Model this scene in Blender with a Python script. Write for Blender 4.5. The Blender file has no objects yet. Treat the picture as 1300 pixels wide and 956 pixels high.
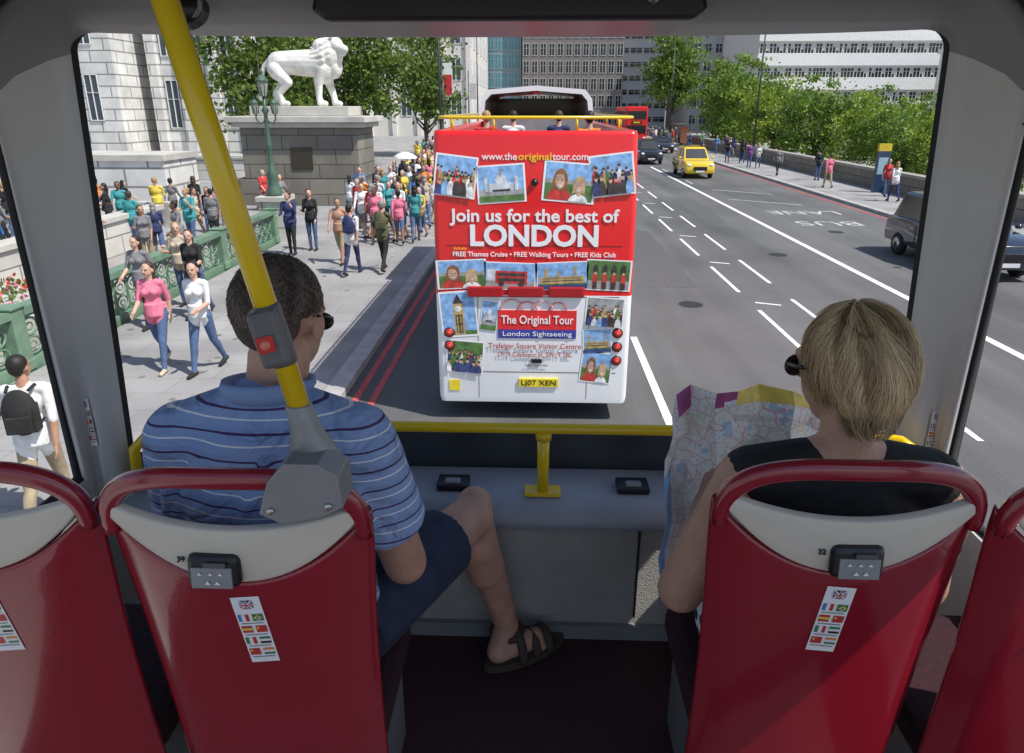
import bpy, math, random
import numpy as np
from mathutils import Vector, Matrix
random.seed(4); rng=np.random.default_rng(4)
S=bpy.context.scene
S.view_settings.view_transform='Standard'; S.view_settings.look='None'; S.view_settings.exposure=0
COL=S.collection
R_=math.radians

# ------------------------------------------------------------------ materials
MC={}
def newmat(name):
    m=bpy.data.materials.new(name); m.use_nodes=True
    nt=m.node_tree; b=nt.nodes['Principled BSDF']; return m,nt,b
def M(name,col,rough=.6,metal=0.,var=.15,scale=6.,bump=0.,bs=60.,coat=0.,spec=.5,alpha=None):
    if name in MC: return MC[name]
    m,nt,b=newmat(name); N=nt.nodes; L=nt.links
    b.inputs['Roughness'].default_value=rough; b.inputs['Metallic'].default_value=metal
    b.inputs['Coat Weight'].default_value=coat; b.inputs['Coat Roughness'].default_value=.08
    b.inputs['Specular IOR Level'].default_value=spec
    tc=N.new('ShaderNodeTexCoord')
    n=N.new('ShaderNodeTexNoise'); n.inputs['Scale'].default_value=scale; n.inputs['Detail'].default_value=5
    L.new(tc.outputs['Object'],n.inputs['Vector'])
    mr=N.new('ShaderNodeMapRange'); mr.inputs[1].default_value=.25; mr.inputs[2].default_value=.75
    mr.inputs[3].default_value=1-var; mr.inputs[4].default_value=1+var
    L.new(n.outputs['Fac'],mr.inputs[0])
    mx=N.new('ShaderNodeVectorMath'); mx.operation='SCALE'; mx.inputs[0].default_value=col[:3]
    L.new(mr.outputs[0],mx.inputs['Scale']); L.new(mx.outputs[0],b.inputs['Base Color'])
    if bump:
        n2=N.new('ShaderNodeTexNoise'); n2.inputs['Scale'].default_value=bs; n2.inputs['Detail'].default_value=3
        L.new(tc.outputs['Object'],n2.inputs['Vector'])
        bp=N.new('ShaderNodeBump'); bp.inputs['Strength'].default_value=bump; bp.inputs['Distance'].default_value=.01
        L.new(n2.outputs['Fac'],bp.inputs['Height']); L.new(bp.outputs[0],b.inputs['Normal'])
    MC[name]=m; return m
def brickmat(name,c1,c2,mortar,bw,bh,ms=.01,vertical=True,rough=.85,lo=.75,hi=1.15):
    m,nt,b=newmat(name); N=nt.nodes; L=nt.links
    tc=N.new('ShaderNodeTexCoord'); vec=tc.outputs['Object']
    if vertical:
        sp=N.new('ShaderNodeSeparateXYZ'); L.new(vec,sp.inputs[0])
        ad=N.new('ShaderNodeMath'); ad.operation='ADD'; L.new(sp.outputs[0],ad.inputs[0]); L.new(sp.outputs[1],ad.inputs[1])
        cb=N.new('ShaderNodeCombineXYZ'); L.new(ad.outputs[0],cb.inputs[0]); L.new(sp.outputs[2],cb.inputs[1]); vec=cb.outputs[0]
    br=N.new('ShaderNodeTexBrick'); L.new(vec,br.inputs['Vector']); br.inputs['Scale'].default_value=1
    br.inputs['Color1'].default_value=(*c1,1); br.inputs['Color2'].default_value=(*c2,1); br.inputs['Mortar'].default_value=(*mortar,1)
    br.inputs['Mortar Size'].default_value=ms; br.inputs['Brick Width'].default_value=bw; br.inputs['Row Height'].default_value=bh
    n=N.new('ShaderNodeTexNoise'); n.inputs['Scale'].default_value=.7; n.inputs['Detail'].default_value=8
    L.new(tc.outputs['Object'],n.inputs['Vector'])
    mr=N.new('ShaderNodeMapRange'); mr.inputs[1].default_value=.3; mr.inputs[2].default_value=.7; mr.inputs[3].default_value=lo; mr.inputs[4].default_value=hi
    L.new(n.outputs['Fac'],mr.inputs[0])
    mx=N.new('ShaderNodeVectorMath'); mx.operation='SCALE'; L.new(br.outputs['Color'],mx.inputs[0]); L.new(mr.outputs[0],mx.inputs['Scale'])
    L.new(mx.outputs[0],b.inputs['Base Color']); b.inputs['Roughness'].default_value=rough
    bp=N.new('ShaderNodeBump'); bp.inputs['Strength'].default_value=.5; bp.inputs['Distance'].default_value=.02; bp.invert=True
    L.new(br.outputs['Fac'],bp.inputs['Height']); L.new(bp.outputs[0],b.inputs['Normal'])
    return m
def asphalt():
    m,nt,b=newmat('asphalt'); N=nt.nodes; L=nt.links
    tc=N.new('ShaderNodeTexCoord')
    def nz(s,d,vec=None):
        n=N.new('ShaderNodeTexNoise'); n.inputs['Scale'].default_value=s; n.inputs['Detail'].default_value=d
        L.new(vec or tc.outputs['Object'],n.inputs['Vector']); return n
    mp=N.new('ShaderNodeMapping'); mp.inputs['Scale'].default_value=(1,.06,1); L.new(tc.outputs['Object'],mp.inputs[0])
    a=nz(1.1,7,mp.outputs[0]); c=nz(.25,6); d=nz(45,3)
    s1=N.new('ShaderNodeMath'); s1.operation='ADD'; L.new(a.outputs['Fac'],s1.inputs[0]); L.new(c.outputs['Fac'],s1.inputs[1])
    s2=N.new('ShaderNodeMath'); s2.operation='ADD'; L.new(s1.outputs[0],s2.inputs[0]); L.new(d.outputs['Fac'],s2.inputs[1])
    cr=N.new('ShaderNodeMapRange'); cr.inputs[1].default_value=1.15; cr.inputs[2].default_value=1.85; cr.inputs[3].default_value=.07; cr.inputs[4].default_value=.16
    L.new(s2.outputs[0],cr.inputs[0])
    cb=N.new('ShaderNodeCombineXYZ'); 
    for i in range(3): L.new(cr.outputs[0],cb.inputs[i])
    L.new(cb.outputs[0],b.inputs['Base Color']); b.inputs['Roughness'].default_value=.8
    bp=N.new('ShaderNodeBump'); bp.inputs['Strength'].default_value=.4; bp.inputs['Distance'].default_value=.01; L.new(d.outputs['Fac'],bp.inputs['Height']); L.new(bp.outputs[0],b.inputs['Normal'])
    return m
def leafmat(name,c1,c2):
    m=bpy.data.materials.new(name); m.use_nodes=True; nt=m.node_tree; N=nt.nodes; L=nt.links
    b=N['Principled BSDF']; out=[n for n in N if n.type=='OUTPUT_MATERIAL'][0]
    tc=N.new('ShaderNodeTexCoord'); n=N.new('ShaderNodeTexNoise'); n.inputs['Scale'].default_value=.9; n.inputs['Detail'].default_value=6
    L.new(tc.outputs['Object'],n.inputs['Vector'])
    cr=N.new('ShaderNodeValToRGB'); cr.color_ramp.elements[0].position=.35; cr.color_ramp.elements[1].position=.65
    cr.color_ramp.elements[0].color=(*c1,1); cr.color_ramp.elements[1].color=(*c2,1)
    L.new(n.outputs['Fac'],cr.inputs[0]); L.new(cr.outputs[0],b.inputs['Base Color']); b.inputs['Roughness'].default_value=.55
    tr=N.new('ShaderNodeBsdfTranslucent'); L.new(cr.outputs[0],tr.inputs[0])
    mx=N.new('ShaderNodeMixShader'); mx.inputs[0].default_value=.4
    L.new(b.outputs[0],mx.inputs[1]); L.new(tr.outputs[0],mx.inputs[2]); L.new(mx.outputs[0],out.inputs[0])
    return m
def stripemat():
    m,nt,b=newmat('polo_stripes'); N=nt.nodes; L=nt.links
    tc=N.new('ShaderNodeTexCoord'); sp=N.new('ShaderNodeSeparateXYZ'); L.new(tc.outputs['Object'],sp.inputs[0])
    n=N.new('ShaderNodeTexNoise'); n.inputs['Scale'].default_value=4.5; n.inputs['Detail'].default_value=1; L.new(tc.outputs['Object'],n.inputs['Vector'])
    ma=N.new('ShaderNodeMath'); ma.operation='MULTIPLY_ADD'; ma.inputs[1].default_value=.018; L.new(n.outputs['Fac'],ma.inputs[0]); L.new(sp.outputs[2],ma.inputs[2])
    mu=N.new('ShaderNodeMath'); mu.operation='MULTIPLY'; mu.inputs[1].default_value=1/.042; L.new(ma.outputs[0],mu.inputs[0])
    fr=N.new('ShaderNodeMath'); fr.operation='FRACT'; L.new(mu.outputs[0],fr.inputs[0])
    cr=N.new('ShaderNodeValToRGB'); cr.color_ramp.interpolation='CONSTANT'; e=cr.color_ramp.elements
    blue=(.26,.36,.6,1); blue2=(.24,.33,.57,1)
    e[0].position=0; e[0].color=blue; e[1].position=.30; e[1].color=(.8,.82,.86,1)
    for p,c in ((.36,blue),(.70,(.06,.03,.11,1)),(.79,blue2)):
        x=e.new(p); x.color=c
    L.new(fr.outputs[0],cr.inputs[0]); L.new(cr.outputs[0],b.inputs['Base Color']); b.inputs['Roughness'].default_value=.9
    n2=N.new('ShaderNodeTexNoise'); n2.inputs['Scale'].default_value=7; n2.inputs['Distortion'].default_value=1.5; n2.inputs['Detail'].default_value=3; L.new(tc.outputs['Object'],n2.inputs['Vector'])
    bp=N.new('ShaderNodeBump'); bp.inputs['Strength'].default_value=1.; bp.inputs['Distance'].default_value=.05; L.new(n2.outputs['Fac'],bp.inputs['Height']); L.new(bp.outputs[0],b.inputs['Normal'])
    return m
def mapmat():
    m,nt,b=newmat('map_print'); N=nt.nodes; L=nt.links
    tc=N.new('ShaderNodeTexCoord')
    def vor(s):
        v=N.new('ShaderNodeTexVoronoi'); v.feature='DISTANCE_TO_EDGE'; v.inputs['Scale'].default_value=s; L.new(tc.outputs['Object'],v.inputs['Vector']); return v
    v=vor(30); v2=vor(130)
    n=N.new('ShaderNodeTexNoise'); n.inputs['Scale'].default_value=20; n.inputs['Detail'].default_value=3; L.new(tc.outputs['Object'],n.inputs['Vector'])
    cr=N.new('ShaderNodeValToRGB'); cr.color_ramp.interpolation='CONSTANT'; e=cr.color_ramp.elements
    e[0].position=0;e[0].color=(.4,.6,.78,1);e[1].position=.36;e[1].color=(.88,.87,.83,1)
    for p,c in ((.47,(.88,.84,.76,1)),(.52,(.88,.87,.85,1)),(.62,(.6,.75,.5,1)),(.66,(.88,.76,.72,1)),(.71,(.88,.78,.45,1))):
        x=e.new(p); x.color=c
    L.new(n.outputs['Fac'],cr.inputs[0])
    prev=cr.outputs[0]
    for vv,w,c in((v2,.1,(.62,.6,.57,1)),(v,.045,(.75,.35,.35,1))):
        cr2=N.new('ShaderNodeValToRGB'); cr2.color_ramp.elements[0].position=.0; cr2.color_ramp.elements[1].position=w
        L.new(vv.outputs['Distance'],cr2.inputs[0])
        mx=N.new('ShaderNodeMix'); mx.data_type='RGBA'; L.new(cr2.outputs[0],mx.inputs[0]); mx.inputs[6].default_value=c
        L.new(prev,mx.inputs[7]); prev=mx.outputs[2]
    L.new(prev,b.inputs['Base Color']); b.inputs['Roughness'].default_value=.5
    return m
def flowermat(name,scale):
    m,nt,b=newmat(name); N=nt.nodes; L=nt.links
    tc=N.new('ShaderNodeTexCoord'); v=N.new('ShaderNodeTexVoronoi'); v.inputs['Scale'].default_value=scale; L.new(tc.outputs['Object'],v.inputs['Vector'])
    sp=N.new('ShaderNodeSeparateColor'); L.new(v.outputs['Color'],sp.inputs[0])
    cr=N.new('ShaderNodeValToRGB'); cr.color_ramp.interpolation='CONSTANT'; e=cr.color_ramp.elements
    e[0].position=0;e[0].color=(.03,.03,.03,1);e[1].position=.5;e[1].color=(.75,.75,.75,1)
    L.new(sp.outputs[0],cr.inputs[0]); L.new(cr.outputs[0],b.inputs['Base Color']); b.inputs['Roughness'].default_value=.8
    return m
def hairmat(name,c1,c2):
    m,nt,b=newmat(name); N=nt.nodes; L=nt.links
    a=N.new('ShaderNodeVertexColor'); a.layer_name='Col'; sp=N.new('ShaderNodeSeparateColor'); L.new(a.outputs[0],sp.inputs[0])
    mx=N.new('ShaderNodeMix'); mx.data_type='RGBA'; mx.inputs[6].default_value=(*c1,1); mx.inputs[7].default_value=(*c2,1); L.new(sp.outputs[0],mx.inputs[0])
    L.new(mx.outputs[2],b.inputs['Base Color']); b.inputs['Roughness'].default_value=.45; return m

# ------------------------------------------------------------------ objects
def tag(o,label=None,cat=None,group=None,kind=None):
    if label: o['label']=label
    if cat: o['category']=cat
    if group: o['group']=group
    if kind: o['kind']=kind
    return o
def empty(name,loc,label,cat,group=None,rot=0):
    o=bpy.data.objects.new(name,None); o.location=loc; o.rotation_euler=(0,0,rot); o.empty_display_size=.2; COL.objects.link(o)
    return tag(o,label,cat,group)
class B:
    def __init__(s): s.v=[];s.f=[];s.m=[];s.sm=[];s.mats=[]
    def mi(s,mat):
        if mat not in s.mats: s.mats.append(mat)
        return s.mats.index(mat)
    def add(s,vs,fs,mat,smooth=False):
        o=len(s.v); s.v+= [tuple(x) for x in vs]; k=s.mi(mat)
        for f in fs: s.f.append([i+o for i in f]); s.m.append(k); s.sm.append(smooth)
    def bx(s,x0,x1,y0,y1,z0,z1,mat):
        s.add([(x0,y0,z0),(x1,y0,z0),(x1,y1,z0),(x0,y1,z0),(x0,y0,z1),(x1,y0,z1),(x1,y1,z1),(x0,y1,z1)],
              [(0,3,2,1),(4,5,6,7),(0,1,5,4),(1,2,6,5),(2,3,7,6),(3,0,4,7)],mat)
    def box(s,c,d,mat,R=None):
        vs=[]
        for z in(-.5,.5):
            for x,y in((-.5,-.5),(.5,-.5),(.5,.5),(-.5,.5)):
                p=Vector((x*d[0],y*d[1],z*d[2]))
                if R is not None: p=R@p
                vs.append(p+Vector(c))
        s.add(vs,[(0,3,2,1),(4,5,6,7),(0,1,5,4),(1,2,6,5),(2,3,7,6),(3,0,4,7)],mat)
    def rings(s,rs,mat,smooth=True,caps=True,closed=False):
        n=len(rs[0]); vs=[p for r in rs for p in r]; fs=[]
        K=len(rs) if closed else len(rs)-1
        for i in range(K):
            j2=(i+1)%len(rs)
            for j in range(n):
                a=i*n+j;b=i*n+(j+1)%n;c=j2*n+(j+1)%n;d=j2*n+j; fs.append((a,b,c,d))
        if caps and not closed: fs.append(tuple(range(n))[::-1]); fs.append(tuple((len(rs)-1)*n+j for j in range(n)))
        s.add(vs,fs,mat,smooth)
    def cyl(s,a,b,r0,r1,mat,n=14,caps=True,smooth=True):
        a=Vector(a);b=Vector(b);d=(b-a).normalized(); u=d.orthogonal().normalized(); w=d.cross(u)
        rs=[[a+ (u*math.cos(t)+w*math.sin(t))*r0 for t in [2*math.pi*k/n for k in range(n)]],
            [b+ (u*math.cos(t)+w*math.sin(t))*r1 for t in [2*math.pi*k/n for k in range(n)]]]
        s.rings(rs,mat,smooth,caps)
    def cap(s,a,b,r0,r1,mat,n=14,h=4,flat=False):
        a=Vector(a);b=Vector(b);d=(b-a); 
        if d.length<1e-6: d=Vector((0,0,1))
        d.normalize(); u=d.orthogonal().normalized(); w=d.cross(u)
        prof=[]
        if flat: prof=[(a,r0),(b,r1)]
        else:
            for k in range(h+1):
                t=-math.pi/2+ (math.pi/2)*k/h; prof.append((a+d*(r0*math.sin(t)),max(r0*math.cos(t),.0004)))
            for k in range(h+1):
                t=(math.pi/2)*k/h; prof.append((b+d*(r1*math.sin(t)),max(r1*math.cos(t),.0004)))
        s.rings([[c+(u*math.cos(2*math.pi*k/n)+w*math.sin(2*math.pi*k/n))*r for k in range(n)] for c,r in prof],mat,True,True)
    def ell(s,c,r,mat,R=None,n=16,h=10):
        c=Vector(c); rs=[]
        for i in range(h+1):
            t=-math.pi/2+math.pi*i/h; q=max(math.cos(t),.003)
            ring=[]
            for k in range(n):
                a=2*math.pi*k/n; p=Vector((r[0]*q*math.cos(a),r[1]*q*math.sin(a),r[2]*math.sin(t)))
                if R is not None: p=R@p
                ring.append(c+p)
            rs.append(ring)
        s.rings(rs,mat,True,True)
    def tube(s,path,r,mat,n=10,sx=1.,closed=False):
        P=[Vector(p) for p in path]; rs=[]; up=None
        for i,p in enumerate(P):
            if closed: t=(P[(i+1)%len(P)]-P[i-1]).normalized()
            else: t=(P[min(i+1,len(P)-1)]-P[max(i-1,0)]).normalized()
            if up is None: up=t.orthogonal().normalized()
            up=(up-t*up.dot(t)).normalized(); w=t.cross(up)
            rr=r[i] if isinstance(r,(list,tuple)) else r
            rs.append([p+(up*math.cos(2*math.pi*k/n)+w*math.sin(2*math.pi*k/n)*sx)*rr for k in range(n)])
        s.rings(rs,mat,True,not closed,closed)
    def prism(s,pts,axis,a,b,mat,smooth=False):
        def P(p,t): return {'x':(t,p[0],p[1]),'y':(p[0],t,p[1]),'z':(p[0],p[1],t)}[axis]
        n=len(pts); vs=[P(p,a) for p in pts]+[P(p,b) for p in pts]
        s.add(vs,[tuple(range(n))[::-1],tuple(range(n,2*n))]+[(i,(i+1)%n,n+(i+1)%n,n+i) for i in range(n)],mat)
    def build(s,name,parent=None,label=None,cat=None,group=None,kind=None,world=True,bevel=0,solid=0,rot=0,loc=None,fixn=True,sub=0):
        me=bpy.data.meshes.new(name); v=np.array(s.v,dtype=float).reshape(-1,3)
        off=Vector((0,0,0))
        if parent is not None:
            if world: off=Vector(wloc(parent))
        elif loc is None and kind!='structure':
            mn=v.min(0);mxx=v.max(0); off=Vector(((mn[0]+mxx[0])/2,(mn[1]+mxx[1])/2,mn[2]))
        v=v-np.array(off)
        me.from_pydata(v.tolist(),[],s.f)
        for m in s.mats: me.materials.append(m)
        me.polygons.foreach_set('material_index',s.m); me.polygons.foreach_set('use_smooth',s.sm); me.update()
        if fixn:
            import bmesh; bm=bmesh.new(); bm.from_mesh(me); bmesh.ops.recalc_face_normals(bm,faces=bm.faces); bm.to_mesh(me); bm.free()
        o=bpy.data.objects.new(name,me); COL.objects.link(o)
        if parent is not None: o.parent=parent
        else: o.location=off if loc is None else loc
        o.rotation_euler=(0,0,rot)
        if bevel:
            md=o.modifiers.new('b','BEVEL'); md.width=bevel; md.segments=2; md.limit_method='ANGLE'; md.angle_limit=.6
        if solid:
            md=o.modifiers.new('s','SOLIDIFY'); md.thickness=abs(solid); md.offset=1 if solid>0 else -1
        if sub:
            md=o.modifiers.new('u','SUBSURF'); md.levels=sub; md.render_levels=sub
        return tag(o,label,cat,group,kind)
def wloc(o):
    l=Vector(o.location); p=o.parent
    while p: l+=Vector(p.location); p=p.parent
    return l
def clone(root,loc,rot=None,scale=None,label=None):
    def cp(o,par):
        n=o.copy(); COL.objects.link(n)
        if par is not None: n.parent=par
        for c in o.children: cp(c,n)
        return n
    n=cp(root,None); n.location=loc
    if rot is not None: n.rotation_euler=(0,0,rot)
    if scale is not None: n.scale=scale if isinstance(scale,tuple) else (scale,)*3
    if label: n['label']=label
    return n
def text(s,size,mat,parent,loc,rot=(math.pi/2,0,0),width=None,bold=0.,name='lettering',align='CENTER',ext=.0015,sy=1.,shear=0):
    cu=bpy.data.curves.new('t','FONT'); cu.body=s; cu.size=size; cu.align_x=align; cu.align_y='CENTER'; cu.extrude=ext; cu.offset=bold*size; cu.shear=shear
    cu.resolution_u=3
    o=bpy.data.objects.new('t',cu); COL.objects.link(o); bpy.context.view_layer.update()
    me=bpy.data.meshes.new_from_object(o.evaluated_get(bpy.context.evaluated_depsgraph_get()))
    bpy.data.objects.remove(o)
    v=np.array([x.co for x in me.vertices])
    w=v[:,0].max()-v[:,0].min()
    sx=(width/w) if width else 1.
    me.materials.clear(); me.materials.append(mat)
    ob=bpy.data.objects.new(name,me); ob.location=loc; ob.rotation_euler=rot; ob.scale=(sx,sy,1); COL.objects.link(ob)
    if parent: ob.parent=parent
    return ob

# ------------------------------------------------------------------ blobs (voxel-fused bodies)
def blob(name,prims,voxel,tagmats,parent=None,smooth=4,label=None,cat=None,group=None):
    b=B(); dm=list(tagmats)[0][1]
    for p in prims:
        if p[0]=='c': b.cap(p[1],p[2],p[3],p[4],dm)
        elif p[0]=='k': b.cap(p[1],p[2],p[3],p[4],dm,flat=True,n=20)
        else: b.ell(p[1],p[2],dm,p[3])
    o=b.build(name,loc=(0,0,0))
    md=o.modifiers.new('r','REMESH'); md.mode='VOXEL'; md.voxel_size=voxel; md.use_smooth_shade=True
    md=o.modifiers.new('s','SMOOTH'); md.factor=.5; md.iterations=smooth
    bpy.context.view_layer.update()
    me=bpy.data.meshes.new_from_object(o.evaluated_get(bpy.context.evaluated_depsgraph_get()))
    bpy.data.objects.remove(o)
    me.materials.clear(); tags=[t for t,_ in tagmats]
    for t,m in tagmats: me.materials.append(m)
    n=len(me.polygons)
    cen=np.empty(n*3); me.polygons.foreach_get('center',cen); cen=cen.reshape(-1,3)
    best=np.full(n,1e9); idx=np.zeros(n,dtype=int)
    for p in prims:
        if p[0]=='e':
            c=np.array(p[1]); q=cen-c
            if p[3] is not None: q=q@np.array(p[3])
            r=np.array(p[2]); k=np.linalg.norm(q/r,axis=1)
            d=(k-1)*np.linalg.norm(q,axis=1)/np.maximum(k,1e-6)
            tg=p[4]
        else:
            a=np.array(p[1],dtype=float);c=np.array(p[2],dtype=float);ab=c-a;L2=max((ab**2).sum(),1e-9)
            t=np.clip(((cen-a)@ab)/L2,0,1); d=np.linalg.norm(cen-(a+t[:,None]*ab),axis=1)-(p[3]+(p[4]-p[3])*t); tg=p[5]
        mk=d<best; best[mk]=d[mk]; idx[mk]=tags.index(tg)
    me.polygons.foreach_set('material_index',idx.astype(np.int32)); me.polygons.foreach_set('use_smooth',[True]*n); me.update(); me.name=name
    ob=bpy.data.objects.new(name,me)
    COL.objects.link(ob)
    if parent is not None:
        ob.parent=parent; ob.location=-Vector(wloc(parent))
    return tag(ob,label,cat,group)
def hand(w,d,n,side,curl=.5,tagn='skin',s=1.):
    w=Vector(w); d=Vector(d).normalized(); n=Vector(n); n=(n-d*n.dot(d)).normalized(); l=d.cross(n)*side
    out=[]
    offs=(.030,.010,-.010,-.029); lens=(.068,.076,.071,.056); base=(.088,.092,.088,.080)
    for o,L,bb in zip(offs,lens,base):
        k=w+d*bb*s+l*o*s; out.append(('c',w+l*o*.5*s+d*.01,k,.016*s,.0125*s,tagn))
        a=curl*.6; p=k
        for f,(q,r0,r1) in enumerate(((.45,.0098,.009),(.32,.009,.0083),(.23,.0083,.007))):
            dd=(d*math.cos(a)+n*math.sin(a)); p2=p+dd*L*q*s; out.append(('c',p,p2,r0*s,r1*s,tagn)); p=p2; a+=curl
    p=w+d*.03*s+l*.024*s; a=(d*.75+l*.6+n*.25).normalized()
    p2=p+a*.038*s; out.append(('c',p,p2,.0135*s,.011*s,tagn)); a=(d*.9+l*.25+n*(.2+curl*.4)).normalized(); out.append(('c',p2,p2+a*.032*s,.0105*s,.0085*s,tagn))
    return out
def head(c,yaw=0,pitch=0,s=1.,hair='short',skin='skin'):
    Rm=(Matrix.Rotation(yaw,3,'Z')@Matrix.Rotation(pitch,3,'X')); c=Vector(c)
    def T(p): return c+Rm@(Vector(p)*s)
    def E(p,r,t): return ('e',T(p),tuple(x*s for x in r),Rm,t)
    def C(a,b,ra,rb,t): return ('c',T(a),T(b),ra*s,rb*s,t)
    o=[E((0,-.008,.03),(.077,.094,.088),skin),E((0,.03,-.03),(.062,.062,.075),skin),C((0,.06,-.088),(0,.062,-.085),.024,.024,skin),
       C((0,.088,.012),(0,.108,-.022),.008,.0125,skin),E((.08,-.002,-.008),(.009,.02,.031),skin),E((-.08,-.002,-.008),(.009,.02,.031),skin),
       C((-.035,.077,.03),(.035,.077,.03),.012,.012,skin),C((-.02,.086,-.052),(.02,.086,-.052),.0075,.0075,'lip'),
       E((.03,.081,.008),(.013,.009,.008),'eye'),E((-.03,.081,.008),(.013,.009,.008),'eye')]
    if hair: o.append(E((0,-.022,.043),(.083,.09,.088),'hair'))
    if hair=='long': o+= [E((0,-.055,-.04),(.075,.05,.11),'hair'),C((0,-.075,-.06),(0,-.08,-.2),.06,.035,'hair'),C((.06,-.03,0),(.065,-.02,-.13),.025,.018,'hair'),C((-.06,-.03,0),(-.065,-.02,-.13),.025,.018,'hair')]
    if hair=='short': o.append(E((0,-.05,0),(.068,.055,.07),'hair'))
    return o,T,Rm

# ------------------------------------------------------------------ basic palette
white=M('white_paint',(.8,.8,.8),.5,var=.05)
black=M('black_plastic',(.012,.012,.014),.3,var=.1)
rubber=M('rubber',(.015,.015,.015),.8)
red=M('bus_red',(.8,.016,.018),.25,coat=.5,var=.04)
buswhite=M('bus_white',(.88,.88,.89),.25,coat=.5,var=.05,scale=3)
yellow=M('rail_yellow',(.8,.55,.008),.3,coat=.4,var=.05)
chrome=M('steel',(.5,.5,.5),.3,1.)
greym=M('grey_metal',(.25,.25,.255),.4,.3,bump=.1,bs=300)
darkglass=M('dark_glass',(.02,.025,.03),.12,var=.3,scale=.3)
skyglass=M('window_glass',(.06,.08,.1),.12,var=.5,scale=.4)
lred=M('lamp_red',(.6,.02,.015),.2,coat=.5)
stone=M('stone',(.52,.5,.45),.85,var=.22,scale=1.2,bump=.3,bs=20)
stoneblk=brickmat('stone_blocks',(.58,.56,.51),(.53,.51,.47),(.2,.19,.17),1.4,.55,.02)
stonedark=brickmat('plinth_stone',(.25,.23,.19),(.19,.175,.15),(.08,.07,.06),1.5,.6,.02)
paving=brickmat('paving_slabs',(.34,.335,.33),(.32,.315,.31),(.25,.245,.24),.9,.6,.008,vertical=False,lo=.72,hi=1.12)
green_iron=M('green_iron',(.15,.25,.17),.45,var=.25,scale=4)
green_dark=M('green_lamp',(.07,.13,.09),.45,var=.25,scale=4)
mpaint=M('road_marking_white',(.8,.8,.78),.7,var=.3,scale=9)
mfaint=M('road_marking_worn',(.5,.5,.49),.8,var=.5,scale=7)
rpaint=M('road_marking_red',(.5,.08,.08),.7,var=.3,scale=6)

# ================================================================== SETTING
def sheet(name,x0,x1,y0,y1,z,mat):
    b=B(); b.add([(x0,y0,z),(x1,y0,z),(x1,y1,z),(x0,y1,z)],[(0,1,2,3)],mat); return b.build(name,kind='structure',fixn=False)
sheet('ground',-700,700,-60,1200,-.02,M('ground_paving',(.33,.32,.3),.9,var=.25,scale=.6))
sheet('road',-2.8,13.9,-20,400,0,asphalt())
def slab(name,x0,x1,y0,y1):
    b=B(); b.bx(x0,x1,y0,y1,-.02,.12,paving); return b.build(name,kind='structure')
slab('pavement',-7.9,-3.1,-20,21); slab('pavement',-26,-3.1,21.003,260); slab('pavement',14.2,17.6,-20,260)
kerbm=M('kerb_granite',(.42,.41,.4),.8,var=.25,scale=3)
for x0,x1 in((-3.098,-2.8),(13.9,14.198)):
    b=B(); b.bx(x0,x1,-20,260,-.01,.125,kerbm); b.build('kerb',kind='structure',bevel=.01)
def mark(segs,mat,name='road_marking'):
    b=B()
    for (x0,y0,x1,y1,w) in segs:
        d=Vector((x1-x0,y1-y0,0)).normalized(); n=Vector((-d.y,d.x,0))*w/2
        a=Vector((x0,y0,.005));c=Vector((x1,y1,.005)); b.add([a-n,c-n,c+n,a+n],[(0,1,2,3)],mat)
    return b.build(name,kind='structure',fixn=False)
mark([(-2.62,-15,-2.62,200,.1),(-2.36,-15,-2.36,200,.1),(13.55,-15,13.55,200,.12)],rpaint,'red_route_line')
segs=[(8.4,-15,8.4,52,.18)]
for k in range(14): segs.append((1.85,2.2+6*k,1.85,6.2+6*k,.12))
for k in range(18): segs.append((4.75,3+4.2*k,4.75,3+4.2*k+2.7,.09)); segs.append((5.75,3.9+4.2*k,5.75,3.9+4.2*k+2.7,.09))
for k in range(18): segs.append((4.85,6.3+4.2*k,5.35,6.1+4.2*k,.08))
segs+=[(-1.5,6.5,-1.5,8.2,.12)]
mark(segs,mpaint)
mark([(9.1,33,11.8,31,.12),(9.3,37,11.8,35,.12)]+[(8.9,40+4*k,8.9,42+4*k,.1) for k in range(3)],mfaint)
o=text('BUS',1.1,mfaint,None,(10.9,25.9,.006),(0,0,math.pi),width=2.3,bold=.0,name='road_lettering',ext=0,sy=1.25); tag(o,kind='structure')
o=text('LANE',1.1,mfaint,None,(11.0,28.7,.006),(0,0,math.pi),width=2.8,bold=.0,name='road_lettering',ext=0,sy=1.25); tag(o,kind='structure')
b=B(); im=M('cast_iron',(.05,.05,.05),.6,.5,bump=.5,bs=60)
for x,y in((3.4,14.5),(7.1,20),(3.0,27),(10.4,24)):
    b.add([(x+.26*math.cos(2*math.pi*k/18),y+.26*math.sin(2*math.pi*k/18),.006) for k in range(18)],[tuple(range(18))],im)
b.build('manhole_covers',kind='structure',fixn=False)
b=B(); pm=M('asphalt_patch',(.1,.1,.102),.9,var=.25,scale=12)
for x0,x1,y0,y1 in((2.4,3.9,16,24),(6.4,7.2,26,33)): b.add([(x0,y0,.003),(x1,y0,.003),(x1,y1,.003),(x0,y1,.003)],[(0,1,2,3)],pm)
b.build('road_patches',kind='structure',fixn=False)
g=np.random.default_rng(8); b=B(); sp_=M('paving_stain',(.17,.165,.16),.9,var=.3)
for k in range(260):
    x=g.uniform(-7.7,-3.2); y=g.uniform(4,45); r=g.uniform(.015,.07)
    b.add([(x+r*math.cos(2*math.pi*q/7)*g.uniform(.7,1.2),y+r*math.sin(2*math.pi*q/7)*g.uniform(.7,1.2),.124) for q in range(7)],[tuple(range(7))],sp_)
b.build('paving_stains',kind='structure',fixn=False)

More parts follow.
